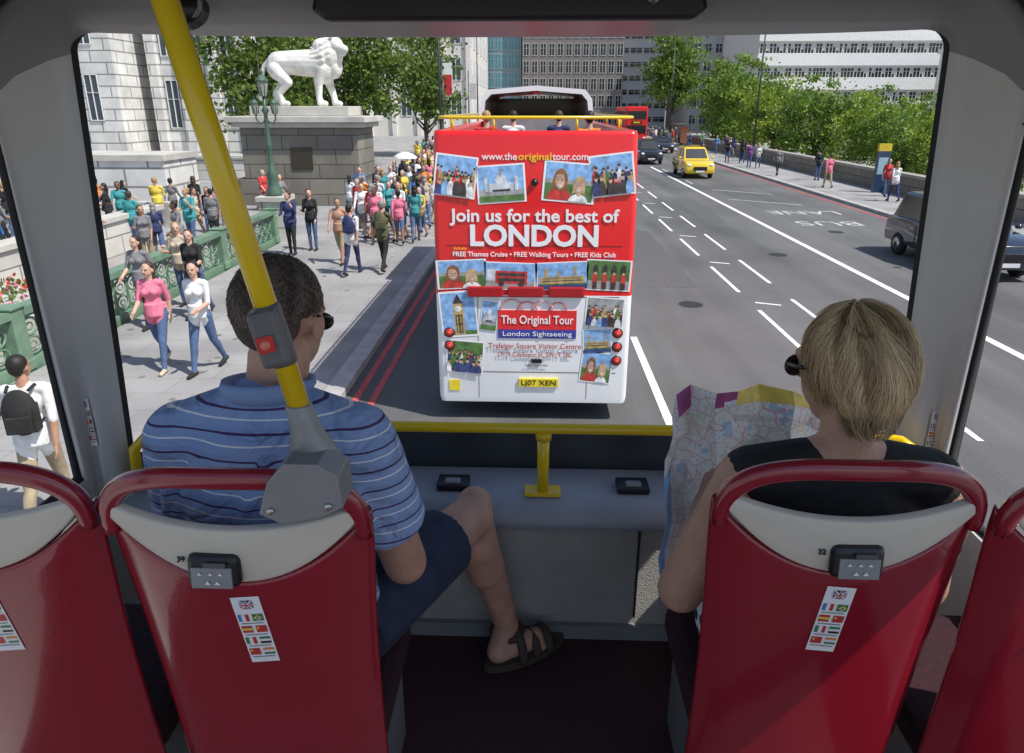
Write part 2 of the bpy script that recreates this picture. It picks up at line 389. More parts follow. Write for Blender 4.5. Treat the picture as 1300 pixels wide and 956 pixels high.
b=B(); b.bx(17.6,17.98,20,150,-.02,.98,stonedark); b.bx(17.52,18.06,20,150,.981,1.12,M('coping',(.35,.33,.3),.85)); b.build('parapet_wall',label='long low stone parapet wall beside the pavement',cat='wall')

bal=empty('bridge_balustrade',(-8.1,10,0),'green cast iron bridge balustrade with pierced quatrefoil panels','balustrade')
for k in range(6):
    y0=-1+3.65*k; y1=y0+3.37
    b=B()
    b.bx(-8.2,-8.0,y0,y1,.0,.26,green_iron); b.bx(-8.24,-7.96,y0,y1,1.0,1.12,green_iron); b.bx(-8.16,-8.04,y0,y1,.93,.999,green_iron)
    n=8; st=(y1-y0)/n
    for i in range(n):
        yc=y0+st*(i+.5)
        for (rr,zz,r) in((.14,.75,.022),(.14,.44,.022)):
            b.tube([(-8.1,yc+rr*math.cos(a)*1.3,zz+rr*math.sin(a)) for a in [2*math.pi*q/14 for q in range(14)]],r,green_iron,6,closed=True)
            b.tube([(-8.1,yc+.06*math.cos(a)*1.3,zz+.06*math.sin(a)) for a in [2*math.pi*q/8 for q in range(8)]],.014,green_iron,5,closed=True)
        b.bx(-8.125,-8.075,yc-st/2-.015,yc-st/2+.015,.26,.93,green_iron)
    b.build('pierced_panel',parent=bal)
    b=B(); b.bx(-8.24,-7.96,y1+.002,y1+.278,0,1.13,green_iron); b.bx(-8.27,-7.93,y1-.02,y1+.3,1.131,1.18,green_iron); b.bx(-8.26,-7.94,y1-.01,y1+.29,0.121,.3,green_iron); b.build('pedestal',parent=bal,bevel=.02)

def ornate_lamp(x,y,z0):
    r=empty('ornate_lamp',(x,y,z0),'ornate dark green lantern lamp standing on stone pedestal','street lamp')
    b=B(); prof=[(.24,0),(.26,.1),(.18,.25),(.14,.5),(.18,.62),(.09,.8),(.075,1.4),(.12,1.5),(.07,1.62),(.055,2.4),(.11,2.5),(.05,2.6),(.045,2.9)]
    b.rings([[(x+a*math.cos(2*math.pi*k/12),y+a*math.sin(2*math.pi*k/12),z0+h) for k in range(12)] for a,h in prof],green_dark)
    for sx in(-1,1): b.tube([(x+sx*.05,y,z0+2.2),(x+sx*.2,y,z0+2.12),(x+sx*.29,y,z0+2.25),(x+sx*.29,y,z0+2.4)],.025,green_dark,8)
    b.build('lamp_column',parent=r)
    for dx,dz,sc in((0,2.9,1.),(-.29,2.4,.72),(.29,2.4,.72)):
        b=B(); g=M('lantern_glass',(.35,.36,.3),.2)
        b.rings([[(x+dx+a*sc*math.cos(2*math.pi*k/8),y+a*sc*math.sin(2*math.pi*k/8),z0+dz+h*sc) for k in range(8)] for a,h in((.1,0),(.17,.4))],g,False)
        b.rings([[(x+dx+a*sc*math.cos(2*math.pi*k/8),y+a*sc*math.sin(2*math.pi*k/8),z0+dz+h*sc) for k in range(8)] for a,h in((.2,.401),(.2,.44),(.1,.56),(.03,.6),(.05,.68),(.01,.78))],green_dark,False)
        for k in range(8):
            a=2*math.pi*k/8; b.cyl((x+dx+.1*sc*math.cos(a),y+.1*sc*math.sin(a),z0+dz),(x+dx+.17*sc*math.cos(a),y+.17*sc*math.sin(a),z0+dz+.4*sc),.015,.015,green_dark,5)
        b.build('lantern',parent=r)
ornate_lamp(-8.1,21.2,1.5)
b=B(); b.bx(-8.5,-7.7,20.85,21.65,.0,1.35,stoneblk); b.bx(-8.56,-7.64,20.79,21.71,1.351,1.5,stone); b.build('lamp_pedestal',label='square stone pedestal ending the bridge balustrade',cat='pedestal',bevel=.01)

pl=empty('statue_plinth',(-9.9,31,0),'tall dark granite plinth with stepped cornice carrying a lion','plinth')
b=B(); b.bx(-12.9,-7.1,29.2,32.8,0.12,1.2,stonedark); b.bx(-12.5,-7.5,29.6,32.4,1.2,3.3,stonedark); b.build('shaft',parent=pl,bevel=.03)
b=B(); b.bx(-12.75,-7.25,29.4,32.6,3.301,3.5,stone); b.bx(-12.95,-7.05,29.2,32.8,3.501,3.75,stone); b.bx(-12.1,-7.9,29.9,32.1,3.751,4.15,stone); b.build('cornice',parent=pl,bevel=.03)
b=B(); b.bx(-10.4,-9.5,29.56,29.598,1.6,2.5,M('bronze',(.08,.07,.05),.4,.6)); b.build('plaque',parent=pl)
def lion(x,y,z):
    P=[('c',(-1.0,0,1.75),(.7,0,1.72),.46,.58,'s'),('e',(-1.1,0,1.6),(.52,.42,.6),None,'s'),('e',(.85,0,1.55),(.52,.5,.68),None,'s'),
       ('e',(1.1,0,2.05),(.6,.52,.66),None,'s'),('e',(.85,0,2.3),(.45,.42,.42),None,'s'),('e',(1.3,0,1.6),(.34,.36,.5),None,'s'),('e',(1.42,-.12,2.42),(.36,.33,.34),None,'s'),
       ('c',(1.55,-.18,2.35),(1.85,-.28,2.25),.23,.17,'s'),('c',(1.6,-.2,2.15),(1.8,-.28,2.08),.14,.11,'s'),('e',(1.25,.12,2.74),(.1,.08,.12),None,'s'),('e',(1.35,-.36,2.72),(.1,.08,.12),None,'s')]
    for a in range(16):
        t=a/16*2*math.pi; P.append(('c',(1.2,.42*math.cos(t),2.15+.5*math.sin(t)),(.85+.1*math.sin(3*t),.5*math.cos(t),2.0+.6*math.sin(t)),.14,.09,'s'))
        P.append(('c',(.95,.5*math.cos(t+.2),1.9+.5*math.sin(t+.2)),(.55+.1*math.sin(2*t),.5*math.cos(t+.2),1.8+.5*math.sin(t+.2)),.12,.06,'s'))
    for sy,dx in((.26,-.15),(-.26,.22)):
        P+=[('c',(-1.15,sy,1.45),(-.9+dx,sy*1.1,.98),.34,.22,'s'),('c',(-.9+dx,sy*1.1,.98),(-1.3+dx,sy*1.1,.52),.2,.125,'s'),('c',(-1.3+dx,sy*1.1,.52),(-1.2+dx,sy*1.1,.14),.125,.13,'s'),('c',(-1.2+dx,sy*1.1,.12),(-.98+dx,sy*1.1,.1),.13,.12,'s')]
    for sy,dx in((.27,.35),(-.27,-.12)):
        P+=[('c',(.85,sy,1.5),(.72+dx*.6,sy*1.1,.95),.3,.2,'s'),('c',(.72+dx*.6,sy*1.1,.95),(.75+dx,sy*1.1,.4),.18,.13,'s'),('c',(.75+dx,sy*1.1,.4),(.78+dx,sy*1.1,.14),.13,.14,'s'),('c',(.78+dx,sy*1.1,.12),(1.0+dx,sy*1.1,.1),.14,.12,'s')]
    T=[(-1.5,0,1.85),(-1.78,.05,1.6),(-1.88,.08,1.15),(-1.8,.05,.7),(-1.95,0,.45)]
    for i in range(4): P.append(('c',T[i],T[i+1],.09-.01*i,.08-.01*i,'s'))
    P.append(('e',(-1.98,0,.4),(.14,.12,.2),None,'s'))
    o=blob('lion_statue',P,.03,[('s',M('lion_white_stone',(.76,.74,.68),.7,var=.3,scale=2,bump=.8,bs=6))],smooth=2,label='white stone lion statue standing on a tall plinth',cat='statue')
    o.location=(x,y,z); return o
lion(-9.95,31,4.15)

# ------------------------------------------------------------------ buildings
def building(name,label,x0,x1,y0,y1,h,wall,floors,bays,fh,z0=1.,fw=.6,fhh=.6,glass=None,frame=None,bands=None,pil=None,cat='building',side=None,sidebays=6,cornice=True):
    r=empty(name,((x0+x1)/2,(y0+y1)/2,0),label,cat); b=B(); b.bx(x0,x1,y0,y1,-.02,h,wall)
    glass=glass or skyglass; frame=frame or white
    bw=(x1-x0)/bays
    if bands:
        for f in range(floors+1): b.bx(x0-.15,x1+.15,y0-.38,y0-.001,z0+f*fh-(1-fhh)*fh*.9+.05,z0+f*fh-.04,bands)
    if pil:
        for k in range(bays+1): b.bx(x0+k*bw-.35,x0+k*bw+.35,y0-.35,y0-.003,0,h-.8,pil)
    if cornice: b.bx(x0-.5,x1+.5,y0-.6,y1,h+.001,h+.7,wall)
    b.build('wall',parent=r)
    ww=bw*fw; wh=fh*fhh
    def win(w,hh):
        b=B(); t=min(.12,w*.06)
        b.bx(-w/2,w/2,-.03,-.004,0,hh,glass)
        for q in((-w/2,-w/2+t),(w/2-t,w/2),(-t/2,t/2)): b.bx(q[0],q[1],-.09,-.031,0,hh,frame)
        b.bx(-w/2+t,w/2-t,-.088,-.031,hh-t,hh,frame); b.bx(-w/2+t,w/2-t,-.088,-.031,0,t,frame)
        b.bx(-w/2+t,w/2-t,-.086,-.031,hh*.6,hh*.6+t*.6,frame)
        if w>3:
            for q in(-.375,-.25,-.125,.125,.25,.375): b.bx(q*w-t/3,q*w+t/3,-.084,-.031,t,hh-t,frame)
            for q in random.sample(range(8),3): b.bx((-.5+q/8)*w+.05,(-.5+(q+1)/8)*w-.05,-.036,-.0305,hh*random.uniform(.3,.7),hh-t,M('window_blind',(.6,.58,.52),.8))
        return b
    meshes=[]
    for f in range(floors):
        for k in range(bays):
            lx=x0+(k+.5)*bw-(x0+x1)/2; lz=z0+f*fh
            if len(meshes)<3:
                o=win(ww,wh).build('window',parent=r,world=False); meshes.append(o)
            else:
                o=random.choice(meshes).copy(); COL.objects.link(o); o.parent=r
            o.location=(lx,y0-(y0+y1)/2,lz)
    if side:
        sx=x0 if side<0 else x1; bw2=(y1-y0)/sidebays; f2=None
        for f in range(floors):
            for k in range(sidebays):
                if f2 is None: f2=win(bw2*fw,wh).build('window',parent=r,world=False); o=f2
                else: o=f2.copy(); COL.objects.link(o); o.parent=r
                o.location=(sx-(x0+x1)/2,(k+.5)*bw2+y0-(y0+y1)/2,z0+f*fh); o.rotation_euler=(0,0,-math.pi/2 if side<0 else math.pi/2)
    return r
hall=brickmat('white_stone_facade',(.76,.75,.72),(.71,.7,.67),(.3,.29,.28),2.2,.8,.05)
building('civic_hall','large white stone civic building with rusticated walls and tall windows',-75,-30.6,52,80,26,hall,4,12,5.2,z0=3.2,fw=.28,fhh=.62)
building('civic_hall_wing','white stone wing of the civic building with tall window bays',-29.2,-22.3,55,80,26,hall,4,3,5.2,z0=2.6,fw=.42,fhh=.68,pil=hall,cat='building')
b=B(); b.bx(-36,-16.2,30,33,-.02,1.9,hall); b.bx(-36.1,-16.1,29.9,33.1,1.901,2.15,stone); b.build('terrace_wall',label='pale stone terrace wall with coping beside the steps',cat='wall')
b=B(); b.bx(-24,-13.5,40,41,.12,1.35,stoneblk); b.bx(-24.1,-13.4,39.9,41.1,1.351,1.5,stone); b.build('terrace_wall',label='low stone terrace wall behind the crowd',cat='wall')
b=B()
for k in range(5): b.bx(-14.5,-13.0,24+k*.5,24.5+k*.5-.002,-.02,.9-k*.17,stone)
b.bx(-20,-14.6,22.5,23.1,-.02,.9,stoneblk); b.bx(-20.05,-14.55,22.45,23.15,.901,1.02,stone)
b.build('stone_steps',label='pale stone steps and parapet down to the terrace',cat='steps')
b=B(); b.bx(-12.6,-12.2,13.5,22,-.02,.95,stoneblk); b.bx(-12.68,-12.12,13.4,22.1,.951,1.1,stone); b.build('terrace_wall',label='stone parapet wall of the lower terrace walk',cat='wall',bevel=.01)
building('stone_office','white stone office building with tall columns along the street',-48,-10.2,108,150,30,M('pale_stone',(.7,.68,.63),.8,var=.1),5,10,5.,z0=3,fw=.45,fhh=.65,pil=M('pale_column',(.75,.73,.69),.7),side=1,sidebays=6)
building('glass_office','blue green glass curtain wall office building',-14.6,-3.4,152,175,34,M('curtain_wall',(.2,.28,.32),.4),8,8,3.6,z0=1,fw=.86,fhh=.8,glass=M('teal_glass',(.09,.26,.32),.15,var=.6,scale=.3),frame=M('mullion',(.4,.5,.54),.5))
building('brown_office','dark office block with dense grid of narrow windows',-3.2,17.5,150,175,36,M('brown_clad',(.2,.18,.17),.6),8,12,3.3,z0=1,fw=.7,fhh=.72,glass=darkglass,frame=M('pale_frame',(.65,.65,.64),.5))
building('white_tower','white banded tower block with ribbon windows',18,30,170,185,44,M('tower_white',(.75,.76,.77),.6),11,4,3.,z0=1,fw=.94,fhh=.45,glass=darkglass)
building('grid_office','grey office block with square grid windows',31,46,150,175,36,M('office_grey',(.55,.54,.52),.7),8,7,3.4,z0=1,fw=.68,fhh=.55)
hw_=M('hospital_white',(.76,.75,.72),.6)
building('hospital_block','white hospital block with long ribbon windows',36,90,122,145,40,hw_,8,12,3.7,z0=1.4,fw=.97,fhh=.45,glass=darkglass,bands=M('hospital_band',(.82,.82,.8),.6),frame=M('pale_frame',(.65,.65,.64),.5))
building('hospital_wing','low white hospital wing with ribbon windows',62,110,100,116,12,M('hospital_white2',(.74,.73,.7),.6),3,12,3.6,z0=1.6,fw=.95,fhh=.4,glass=darkglass)

# ------------------------------------------------------------------ trees
bark=M('bark',(.1,.08,.06),.9,bump=.6,bs=15)
lm1=leafmat('leaves_plane',(.045,.095,.015),(.22,.31,.05)); lm2=leafmat('leaves_lime',(.09,.18,.015),(.38,.48,.06))
def tree(name,label,loc,trunk_h,cz,rad,nclump,perclump,leaf,mat,seed,group='trees',csz=.24):
    g=np.random.default_rng(seed); r=empty(name,loc,label,'tree',group)
    b=B(); b.tube([(0,0,-.02),(.05,0,trunk_h*.5),(0,.1,trunk_h),(.1,0,cz)],[.28,.22,.18,.07],bark,8)
    for k in range(7):
        a=2*math.pi*k/7+g.random(); L=rad[0]*.75; z0=trunk_h*(.75+.25*g.random())
        b.tube([(0,0,z0),(L*.4*math.cos(a),L*.4*math.sin(a),z0+.9),(L*math.cos(a),L*math.sin(a),cz+rad[2]*(g.random()-.3)*.8)],[.11,.07,.025],bark,6)
    b.build('trunk',parent=r,world=False)
    d=g.normal(size=(nclump,3)); d/=np.linalg.norm(d,axis=1)[:,None]; rr=(.4+.62*g.random(nclump))[:,None]
    cc=d*rr*np.array(rad)+np.array([0,0,cz]); cc+=g.normal(size=cc.shape)*.3
    cs=(.4+.7*g.random(nclump))*min(rad)*csz
    C=np.repeat(cc,perclump,0)+g.normal(size=(nclump*perclump,3))*np.repeat(cs,perclump)[:,None]*np.array([1,1,.6])
    n=len(C); u=g.normal(size=(n,3)); u/=np.linalg.norm(u,axis=1)[:,None]; w=np.cross(u,g.normal(size=(n,3))); w/=np.linalg.norm(w,axis=1)[:,None]
    s=(leaf*(.6+.8*g.random(n)))[:,None]
    V=np.stack([C-u*s,C-w*s*.6,C+u*s,C+w*s*.6],1).reshape(-1,3)
    me=bpy.data.meshes.new('crown'); me.vertices.add(4*n); me.vertices.foreach_set('co',V.ravel()); me.loops.add(4*n); me.loops.foreach_set('vertex_index',np.arange(4*n))
    me.polygons.add(n); me.polygons.foreach_set('loop_start',np.arange(0,4*n,4)); me.update(calc_edges=True); me.materials.append(mat)
    o=bpy.data.objects.new('crown',me); COL.objects.link(o); o.parent=r
    return r
t1=tree('plane_tree','tall dark green plane tree beside the pavement',(-12.6,52,0),2.6,7.6,(3.6,3.6,4.6),75,90,.18,lm1,1,'trees by the plaza')
clone(t1,(-18.2,47,0),1.2,.95); clone(t1,(-9.6,62,0),2.2,.95); clone(t1,(-19.5,60,0),4.4,1.1)
t2=tree('plane_tree','tall green tree standing in the middle distance street',(21.5,116,0),4,10,(4.4,4.4,6.),90,85,.26,leafmat('leaves_mid',(.06,.13,.02),(.26,.38,.06)),5,'trees down the street')
clone(t2,(28,112,0),2.,.7)
t3=tree('lime_tree','bright green leafy tree behind the parapet wall',(24,50,0),1.2,2.7,(3.4,3.4,3.0),80,120,.12,lm2,9,'trees behind the parapet wall',.19)
t3.scale=(.88,)*3
t4=tree('lime_tree','darker green rounded tree behind the parapet wall',(22.0,57,0),1.2,3.0,(3.0,3.0,3.2),75,110,.12,leafmat('leaves_mid2',(.05,.12,.015),(.25,.38,.05)),19,'trees behind the parapet wall',.19)
for x,y,s,r in((22.3,38,.72,1),(28,43,.7,2),(22,67,1.2,5),(30,72,1.0,1.5),(33,53,.75,3.3),(22.8,31,.58,4.6),(21.2,34.5,.6,2.2)): clone(t3,(x,y,0),r,s)
for x,y,s,r in((22.6,46,.72,1),(27.5,60,.9,2),(22.5,79,1.45,.5),(25,92,1.5,2.5),(33,46,.62,.4),(35,66,.85,2),(21.5,42,.62,3.6)): clone(t4,(x,y,0),r,s)

# ------------------------------------------------------------------ street furniture
def pole_lamp(x,y,h,label):
    r=empty('street_lamp',(x,y,0),label,'street lamp','tall street lamps'); b=B(); m=M('lamp_dark',(.05,.055,.06),.5)
    b.cyl((x,y,0),(x,y,1.2),.13,.11,m); b.cyl((x,y,1.2),(x,y,h),.08,.05,m); b.build('column',parent=r)
    b=B(); b.tube([(x,y,h),(x-.3,y,h+.35),(x-1.2,y,h+.45)],.04,m,8); b.ell((x-1.4,y,h+.42),(.4,.14,.08),m); b.build('lamp_head',parent=r); return r
a=pole_lamp(16.9,56,11.5,'tall dark street lamp standing on the pavement'); clone(a,(16.9,92,0)); clone(a,(-6.2,75,0),math.pi); clone(a,(-6.2,46,0),math.pi)
def monolith(x,y,g):
    b=B(); b.bx(x-.3,x+.3,y-.08,y+.08,.1,2.1,M('sign_navy',(.03,.06,.12),.3)); b.bx(x-.3,x+.3,y-.082,y+.082,2.101,2.45,M('sign_yellow',(.7,.5,.03),.4)); b.bx(x-.24,x+.24,y-.09,y-.081,1.0,1.8,M('sign_map',(.35,.5,.6),.4,var=.5,scale=20))
    b.build('information_sign',label='tall navy information pillar with yellow top on pavement',cat='sign',group='information pillars')
monolith(16.9,35,1); monolith(-5.9,52,1)
for (x,y,c) in((-7.9,60,(.6,.03,.04)),(-7.6,80,(.5,.5,.5))):
    b=B(); b.cyl((x,y,0),(x,y,8),.08,.06,M('lamp_dark',(.05,.055,.06))); b.build('banner_post',label='street post carrying a long hanging banner',cat='post',group='banner posts')
    b=B(); b.bx(x+.1,x+.9,y-.02,y+.02,5.0,7.6,white); b.bx(x+.16,x+.84,y-.03,y-.021,5.1,6.7,M('banner%d'%y,c,.7)); b.build('street_banner',label='long hanging white street banner with coloured panel',cat='banner',group='street banners')
b=B(); gm=M('shelter_frame',(.1,.1,.1),.4); b.bx(14.8,16.2,76,80,2.4,2.52,gm)
for x in(14.9,16.1):
    for y in(76.1,79.9): b.bx(x-.05,x+.05,y-.05,y+.05,.12,2.399,gm)
b.bx(15.9,15.96,76.2,79.8,.5,2.2,M('ad_panel',(.6,.3,.1),.3,var=.5,scale=3)); b.build('bus_shelter',label='dark framed bus shelter on the far pavement',cat='bus shelter')

# ------------------------------------------------------------------ vehicles
def wheel(parent,x,y,r,w):
    side=1 if x>0 else -1
    e=bpy.data.objects.new('wheel',None); e.empty_display_size=.1; COL.objects.link(e); e.parent=parent; e.location=(x,y,r)
    b=B(); b.rings([[(q,rr*math.cos(a),rr*math.sin(a)) for a in [2*math.pi*k/20 for k in range(20)]] for q,rr in((-w/2,r*.9),(-w*.4,r),(w*.4,r),(w/2,r*.9))],rubber); b.build('tyre',parent=e,world=False)
    b=B(); b.cyl((side*w*.3,0,0),(side*(w/2+.012),0,0),r*.62,r*.55,chrome,16); b.cyl((side*w*.3,0,0),(side*(w/2+.03),0,0),r*.18,r*.16,black,10); b.build('rim',parent=e,world=False)
def car(name,label,loc,rot,paint,taxi=False,cat='car',group='cars on the road'):
    r=empty(name,loc,label,cat,group,rot)
    w=.88
    pr=[(-2.2,.32),(-2.28,.55),(-2.24,.8),(-2.05,.96),(-1.0,1.0),(.9,.99),(1.7,.9),(2.15,.76),(2.25,.55),(2.2,.32)]
    if taxi: pr=[(-2.2,.32),(-2.28,.6),(-2.22,.95),(-2.05,1.08),(-1.0,1.1),(.8,1.1),(1.75,1.03),(2.12,.9),(2.22,.6),(2.2,.32)]
    b=B(); cy=0;cz=.65
    def ring(x,k): return [(x,cy+(y-cy)*k[0],cz+(z-cz)*k[1]) for y,z in pr]
    b.rings([ring(-w,(.95,.8)),ring(-w+.03,(.985,.95)),ring(-w+.14,(1,1)),ring(w-.14,(1,1)),ring(w-.03,(.985,.95)),ring(w,(.95,.8))],paint,True)
    zb=1.08 if taxi else .97; zt=1.78 if taxi else 1.46
    y0,y1,t0,t1=(-2.0,1.0,-1.75,.35) if taxi else (-1.85,1.15,-1.25,.3)
    b.rings([[(x*a,y,z) for x,y in((-1,p),(1,p),(1,q),(-1,q))] for a,p,q,z in((.78,y0,y1,zb-.08),(.78,y0,y1,zb),(.66,t0,t1,zt-.06),(.56,t0+.12,t1-.1,zt))],paint,False)
    b.build('body',parent=r,world=False,bevel=.03)
    for sx in(-1,1):
        for (f0,f1,u0,u1) in((y0+.25,-.5,t0+.1,-.5),(-.42,y1-.2,-.42,t1-.08)):
            b=B(); o=.012*sx
            b.add([(sx*.775+o,f0,zb+.02),(sx*.775+o,f1,zb+.02),(sx*.668+o,u1,zt-.1),(sx*.668+o,u0,zt-.1)],[(0,1,2,3)],darkglass); b.build('side_window',parent=r,world=False,solid=.008)
        b=B(); b.ell((sx*.66,2.13 if not taxi else 2.1,.68 if not taxi else .8),(.15,.1,.1),M('headlamp',(.75,.75,.75),.1)); b.build('headlight',parent=r,world=False)
        b=B(); b.ell((sx*.7,-2.2,.8),(.12,.07,.1),lred); b.build('tail_light',parent=r,world=False)
        b=B(); b.ell((sx*1.0,.85,zb+.1),(.11,.06,.07),paint); b.build('wing_mirror',parent=r,world=False)
        b=B(); b.bx(sx*.885-.006,sx*.885+.006,-.47,-.46,.45,zb-.1,black); b.bx(sx*.89-.012,sx*.89+.012,-.75,-.57,zb-.22,zb-.19,chrome); b.bx(sx*.89-.012,sx*.89+.012,.2,.38,zb-.22,zb-.19,chrome); b.build('door_trim',parent=r,world=False)
        for yy in(-1.35,1.4): wheel(r,sx*.8,yy,.32,.2)
    for yb,yt,s,nm in((y1,t1,1,'windscreen'),(y0,t0,-1,'rear_window')):
        b=B(); b.add([(-.68,yb-.08*s+.03*s,zb+.05),(.68,yb-.08*s+.03*s,zb+.05),(.58,yt+.07*s,zt-.1),(-.58,yt+.07*s,zt-.1)],[(0,1,2,3)],M('car_glass',(.03,.035,.04),.3,var=.3,scale=2))
        b.build(nm,parent=r,world=False,solid=.012)
    b=B(); b.bx(-.4,.4,2.2,2.255,.5,.72 if taxi else .62,black); b.bx(-.26,.26,2.256,2.275,.4,.5,white); b.build('grille',parent=r,world=False)
    if taxi: b=B(); b.bx(-.25,.25,.05,.17,1.76,1.9,M('taxi_lamp',(.3,.2,.05),.3)); b.build('roof_sign',parent=r,world=False,bevel=.02)
    return r
pk=M('car_black',(.012,.013,.016),.12,coat=1,var=.05); py=M('car_yellow',(.8,.55,.02),.2,coat=1,var=.05)
car('taxi','yellow london taxi cab driving along the road',(9.9,45,0),math.pi,py,True,'taxi')
car('taxi','black london taxi cab driving along the road',(8.7,56,0),math.pi,pk,True,'taxi')
car('taxi','glossy dark taxi cab in the nearside lane',(11.45,18.9,0),math.pi,M('car_darkblue',(.012,.016,.03),.12,coat=1,var=.05),True,'taxi')
car('hatchback_car','silver car further along the road',(6.2,96,0),math.pi,M('car_silver',(.5,.5,.5),.2,.5))
car('hatchback_car','dark car further along the road',(12.2,70,0),math.pi,pk)
def deckbus(loc,rot,label):
    r=empty('double_decker_bus',loc,label,'bus','distant double decker buses',rot)
    b=B(); b.bx(-1.25,1.25,0,10.5,.35,4.3,red); b.build('body',parent=r,world=False,bevel=.12)
    for z0,z1 in((1.3,2.2),(2.9,3.8)):
        b=B(); b.bx(-1.1,1.1,-.03,-.005,z0,z1,darkglass); b.build('windscreen',parent=r,world=False)
        for s in(-1,1):
            b=B(); b.bx(s*1.255-.01,s*1.255+.01,.4,10.1,z0+.05,z1-.05,darkglass); b.build('side_window',parent=r,world=False)
    b=B(); b.bx(-.6,.6,-.04,-.005,2.35,2.7,black); b.bx(-.4,.4,-.05,-.041,2.45,2.62,yellow); b.build('destination_blind',parent=r,world=False)
    for s in(-1,1):
        b=B(); b.ell((s*.95,0,.8),(.18,.06,.12),M('headlamp',(.75,.75,.75))); b.build('headlight',parent=r,world=False)
        for yy in(2,8): wheel(r,s*1.12,yy,.48,.28)
deckbus((11.6,84,0),0,'red double decker bus approaching down the road')
deckbus((-1.2,70,0),0,'red double decker bus ahead in traffic')
deckbus((-5.2,92,0),0,'red double decker bus waiting further along the street')
deckbus((7.0,118,0),0,'distant red double decker bus in traffic')

# ---- tour bus ahead
TX,TY=-.02,8.5
tb=empty('open_top_tour_bus',(TX,TY,0),'red and white open top sightseeing bus seen from behind','bus')
def outline(hw,L,r=.2,y0=0):
    pts=[]
    for cx,cy,a0 in((hw-r,y0+r,-90),(hw-r,L-r,0),(-hw+r,L-r,90),(-hw+r,y0+r,180)):
        for k in range(6): a=R_(a0+90*k/5); pts.append((cx+r*math.cos(a),cy+r*math.sin(a)))
    return pts
b=B()
prof=[(.28,1.25,.01),(.36,1.265,0),(1.78,1.265,0)]
b.rings([[(x,y,z) for x,y in outline(h,10.6,.08,yo)] for z,h,yo in prof],buswhite,True,False)
b.add([(x,y,.28) for x,y in outline(1.25,10.6,.08,.01)],[tuple(range(24))[::-1]],black)
b.rings([[(x,y,z) for x,y in outline(h,10.6,.08,yo)] for z,h,yo in((1.78,1.265,0),(2.9,1.26,.0),(3.74,1.235,.05),(3.8,1.225,.06),(3.8,1.14,.14),(3.7,1.14,.14),(2.75,1.14,.14))],red,True,False)
b.add([(x,y,2.75) for x,y in outline(1.14,10.5,.08,.14)],[tuple(range(24))],greym)
b.build('body',parent=tb,world=False,fixn=False)
b=B(); 
b.rings([[(x,y,z) for x,z in((-1.2,3.8),(-1.14,4.25),(-1.0,4.42),(0,4.5),(1.0,4.42),(1.14,4.25),(1.2,3.8),(1.1,3.8),(1.05,4.2),(.93,4.33),(0,4.4),(-.93,4.33),(-1.05,4.2),(-1.1,3.8))] for y in(6.4,10.5)],buswhite,False)
b.build('canopy_roof',parent=tb,world=False)
b=B(); b.bx(-1.1,1.1,10.3,10.34,2.8,4.3,darkglass); b.build('front_windscreen',parent=tb,world=False)
b=B(); b.bx(-1.09,1.09,6.4,6.44,2.8,3.9,M('partition',(.3,.3,.3),.3)); b.build('partition',parent=tb,world=False)
b=B(); pts=[(-1.18,6.3,3.95),(-1.18,.3,3.95),(-1.05,.12,3.95),(1.05,.12,3.95),(1.18,.3,3.95),(1.18,6.3,3.95)]
b.tube(pts,.02,yellow,8)
for x,y in((-1.0,.12),(-.5,.12),(.5,.12),(1.0,.12),(-1.18,1.5),(1.18,1.5),(-1.18,3.5),(1.18,3.5)): b.cyl((x,y,3.8),(x,y,3.95),.014,.014,yellow,8)
b.build('guard_rail',parent=tb,world=False)
for k in range(5):
    for x in(-.85,-.42,.42,.85):
        b=B(); y=1.4+k*.95; b.box((x,y,3.05+.2),(.4,.09,.75),M('deck_seat',(.12,.02,.03),.6)); b.box((x,y+.22,2.98),(.4,.42,.1),M('deck_seat',(.12,.02,.03),.6)); b.bx(x-.03,x+.03,y+.1,y+.2,2.75,2.95,greym); b.build('deck_seat',parent=tb,world=False,bevel=.03)
def fl(z): return 0 if z<2.9 else .06*(z-2.9)
for s in(-1,1):
    for yy in(2.9,8.3): wheel(tb,s*1.1,yy,.48,.26)
wt=M('letter_white',(.9,.9,.9),.4,var=.02); yt=M('letter_yellow',(.9,.65,.03),.4,var=.02); dt=M('letter_darkred',(.35,.02,.03),.4,var=.02); bk=M('letter_black',(.02,.02,.02),.4,var=.02)
def tx(s,size,m,x,z,w,bold=0,**k): return text(s,size,m,tb,(x,-.012+fl(z),z),width=w,bold=bold,**k)
tx('www.the',.12,wt,-.43,3.5,.43,.01); tx('original',.12,yt,0.0,3.5,.40,.01); tx('tour.com',.12,wt,.43,3.5,.43,.01)
tx('Join us for the best of',.22,wt,0,2.79,2.1,.022); tx('LONDON',.36,wt,0,2.535,1.6,.035)
tx('Includes',.05,yt,-.93,2.385,.16); tx('FREE Thames Cruise • FREE Walking Tours • FREE Kids Club',.085,wt,0,2.31,2.05,.015)
b=B(); b.bx(-.46,.56,-.012,-.004,1.32,1.58,M('logo_red',(.75,.03,.03),.4)); b.bx(-.46,.56,-.0125,-.004,1.2,1.318,M('logo_blue',(.05,.06,.35),.4)); b.build('logo_panel',parent=tb,world=False)
text('The Original Tour',.16,wt,tb,(.05,-.02,1.45),width=.94,bold=.01); text('London Sightseeing',.09,wt,tb,(.05,-.02,1.26),width=.9)
for i,(c,r) in enumerate((((.8,.3,.3),.15),((.75,.12,.12),.12),((.85,.45,.45),.13),((.75,.15,.15),.11))):
    b=B(); cx=-.28+.2*i; b.tube([(cx+r*math.cos(a),-.015,1.59+r*.9*math.sin(a)) for a in [math.pi*q/12 for q in range(13)]],.008,M('arc%d'%i,c,.4),6); b.build('logo_arc',parent=tb,world=False)
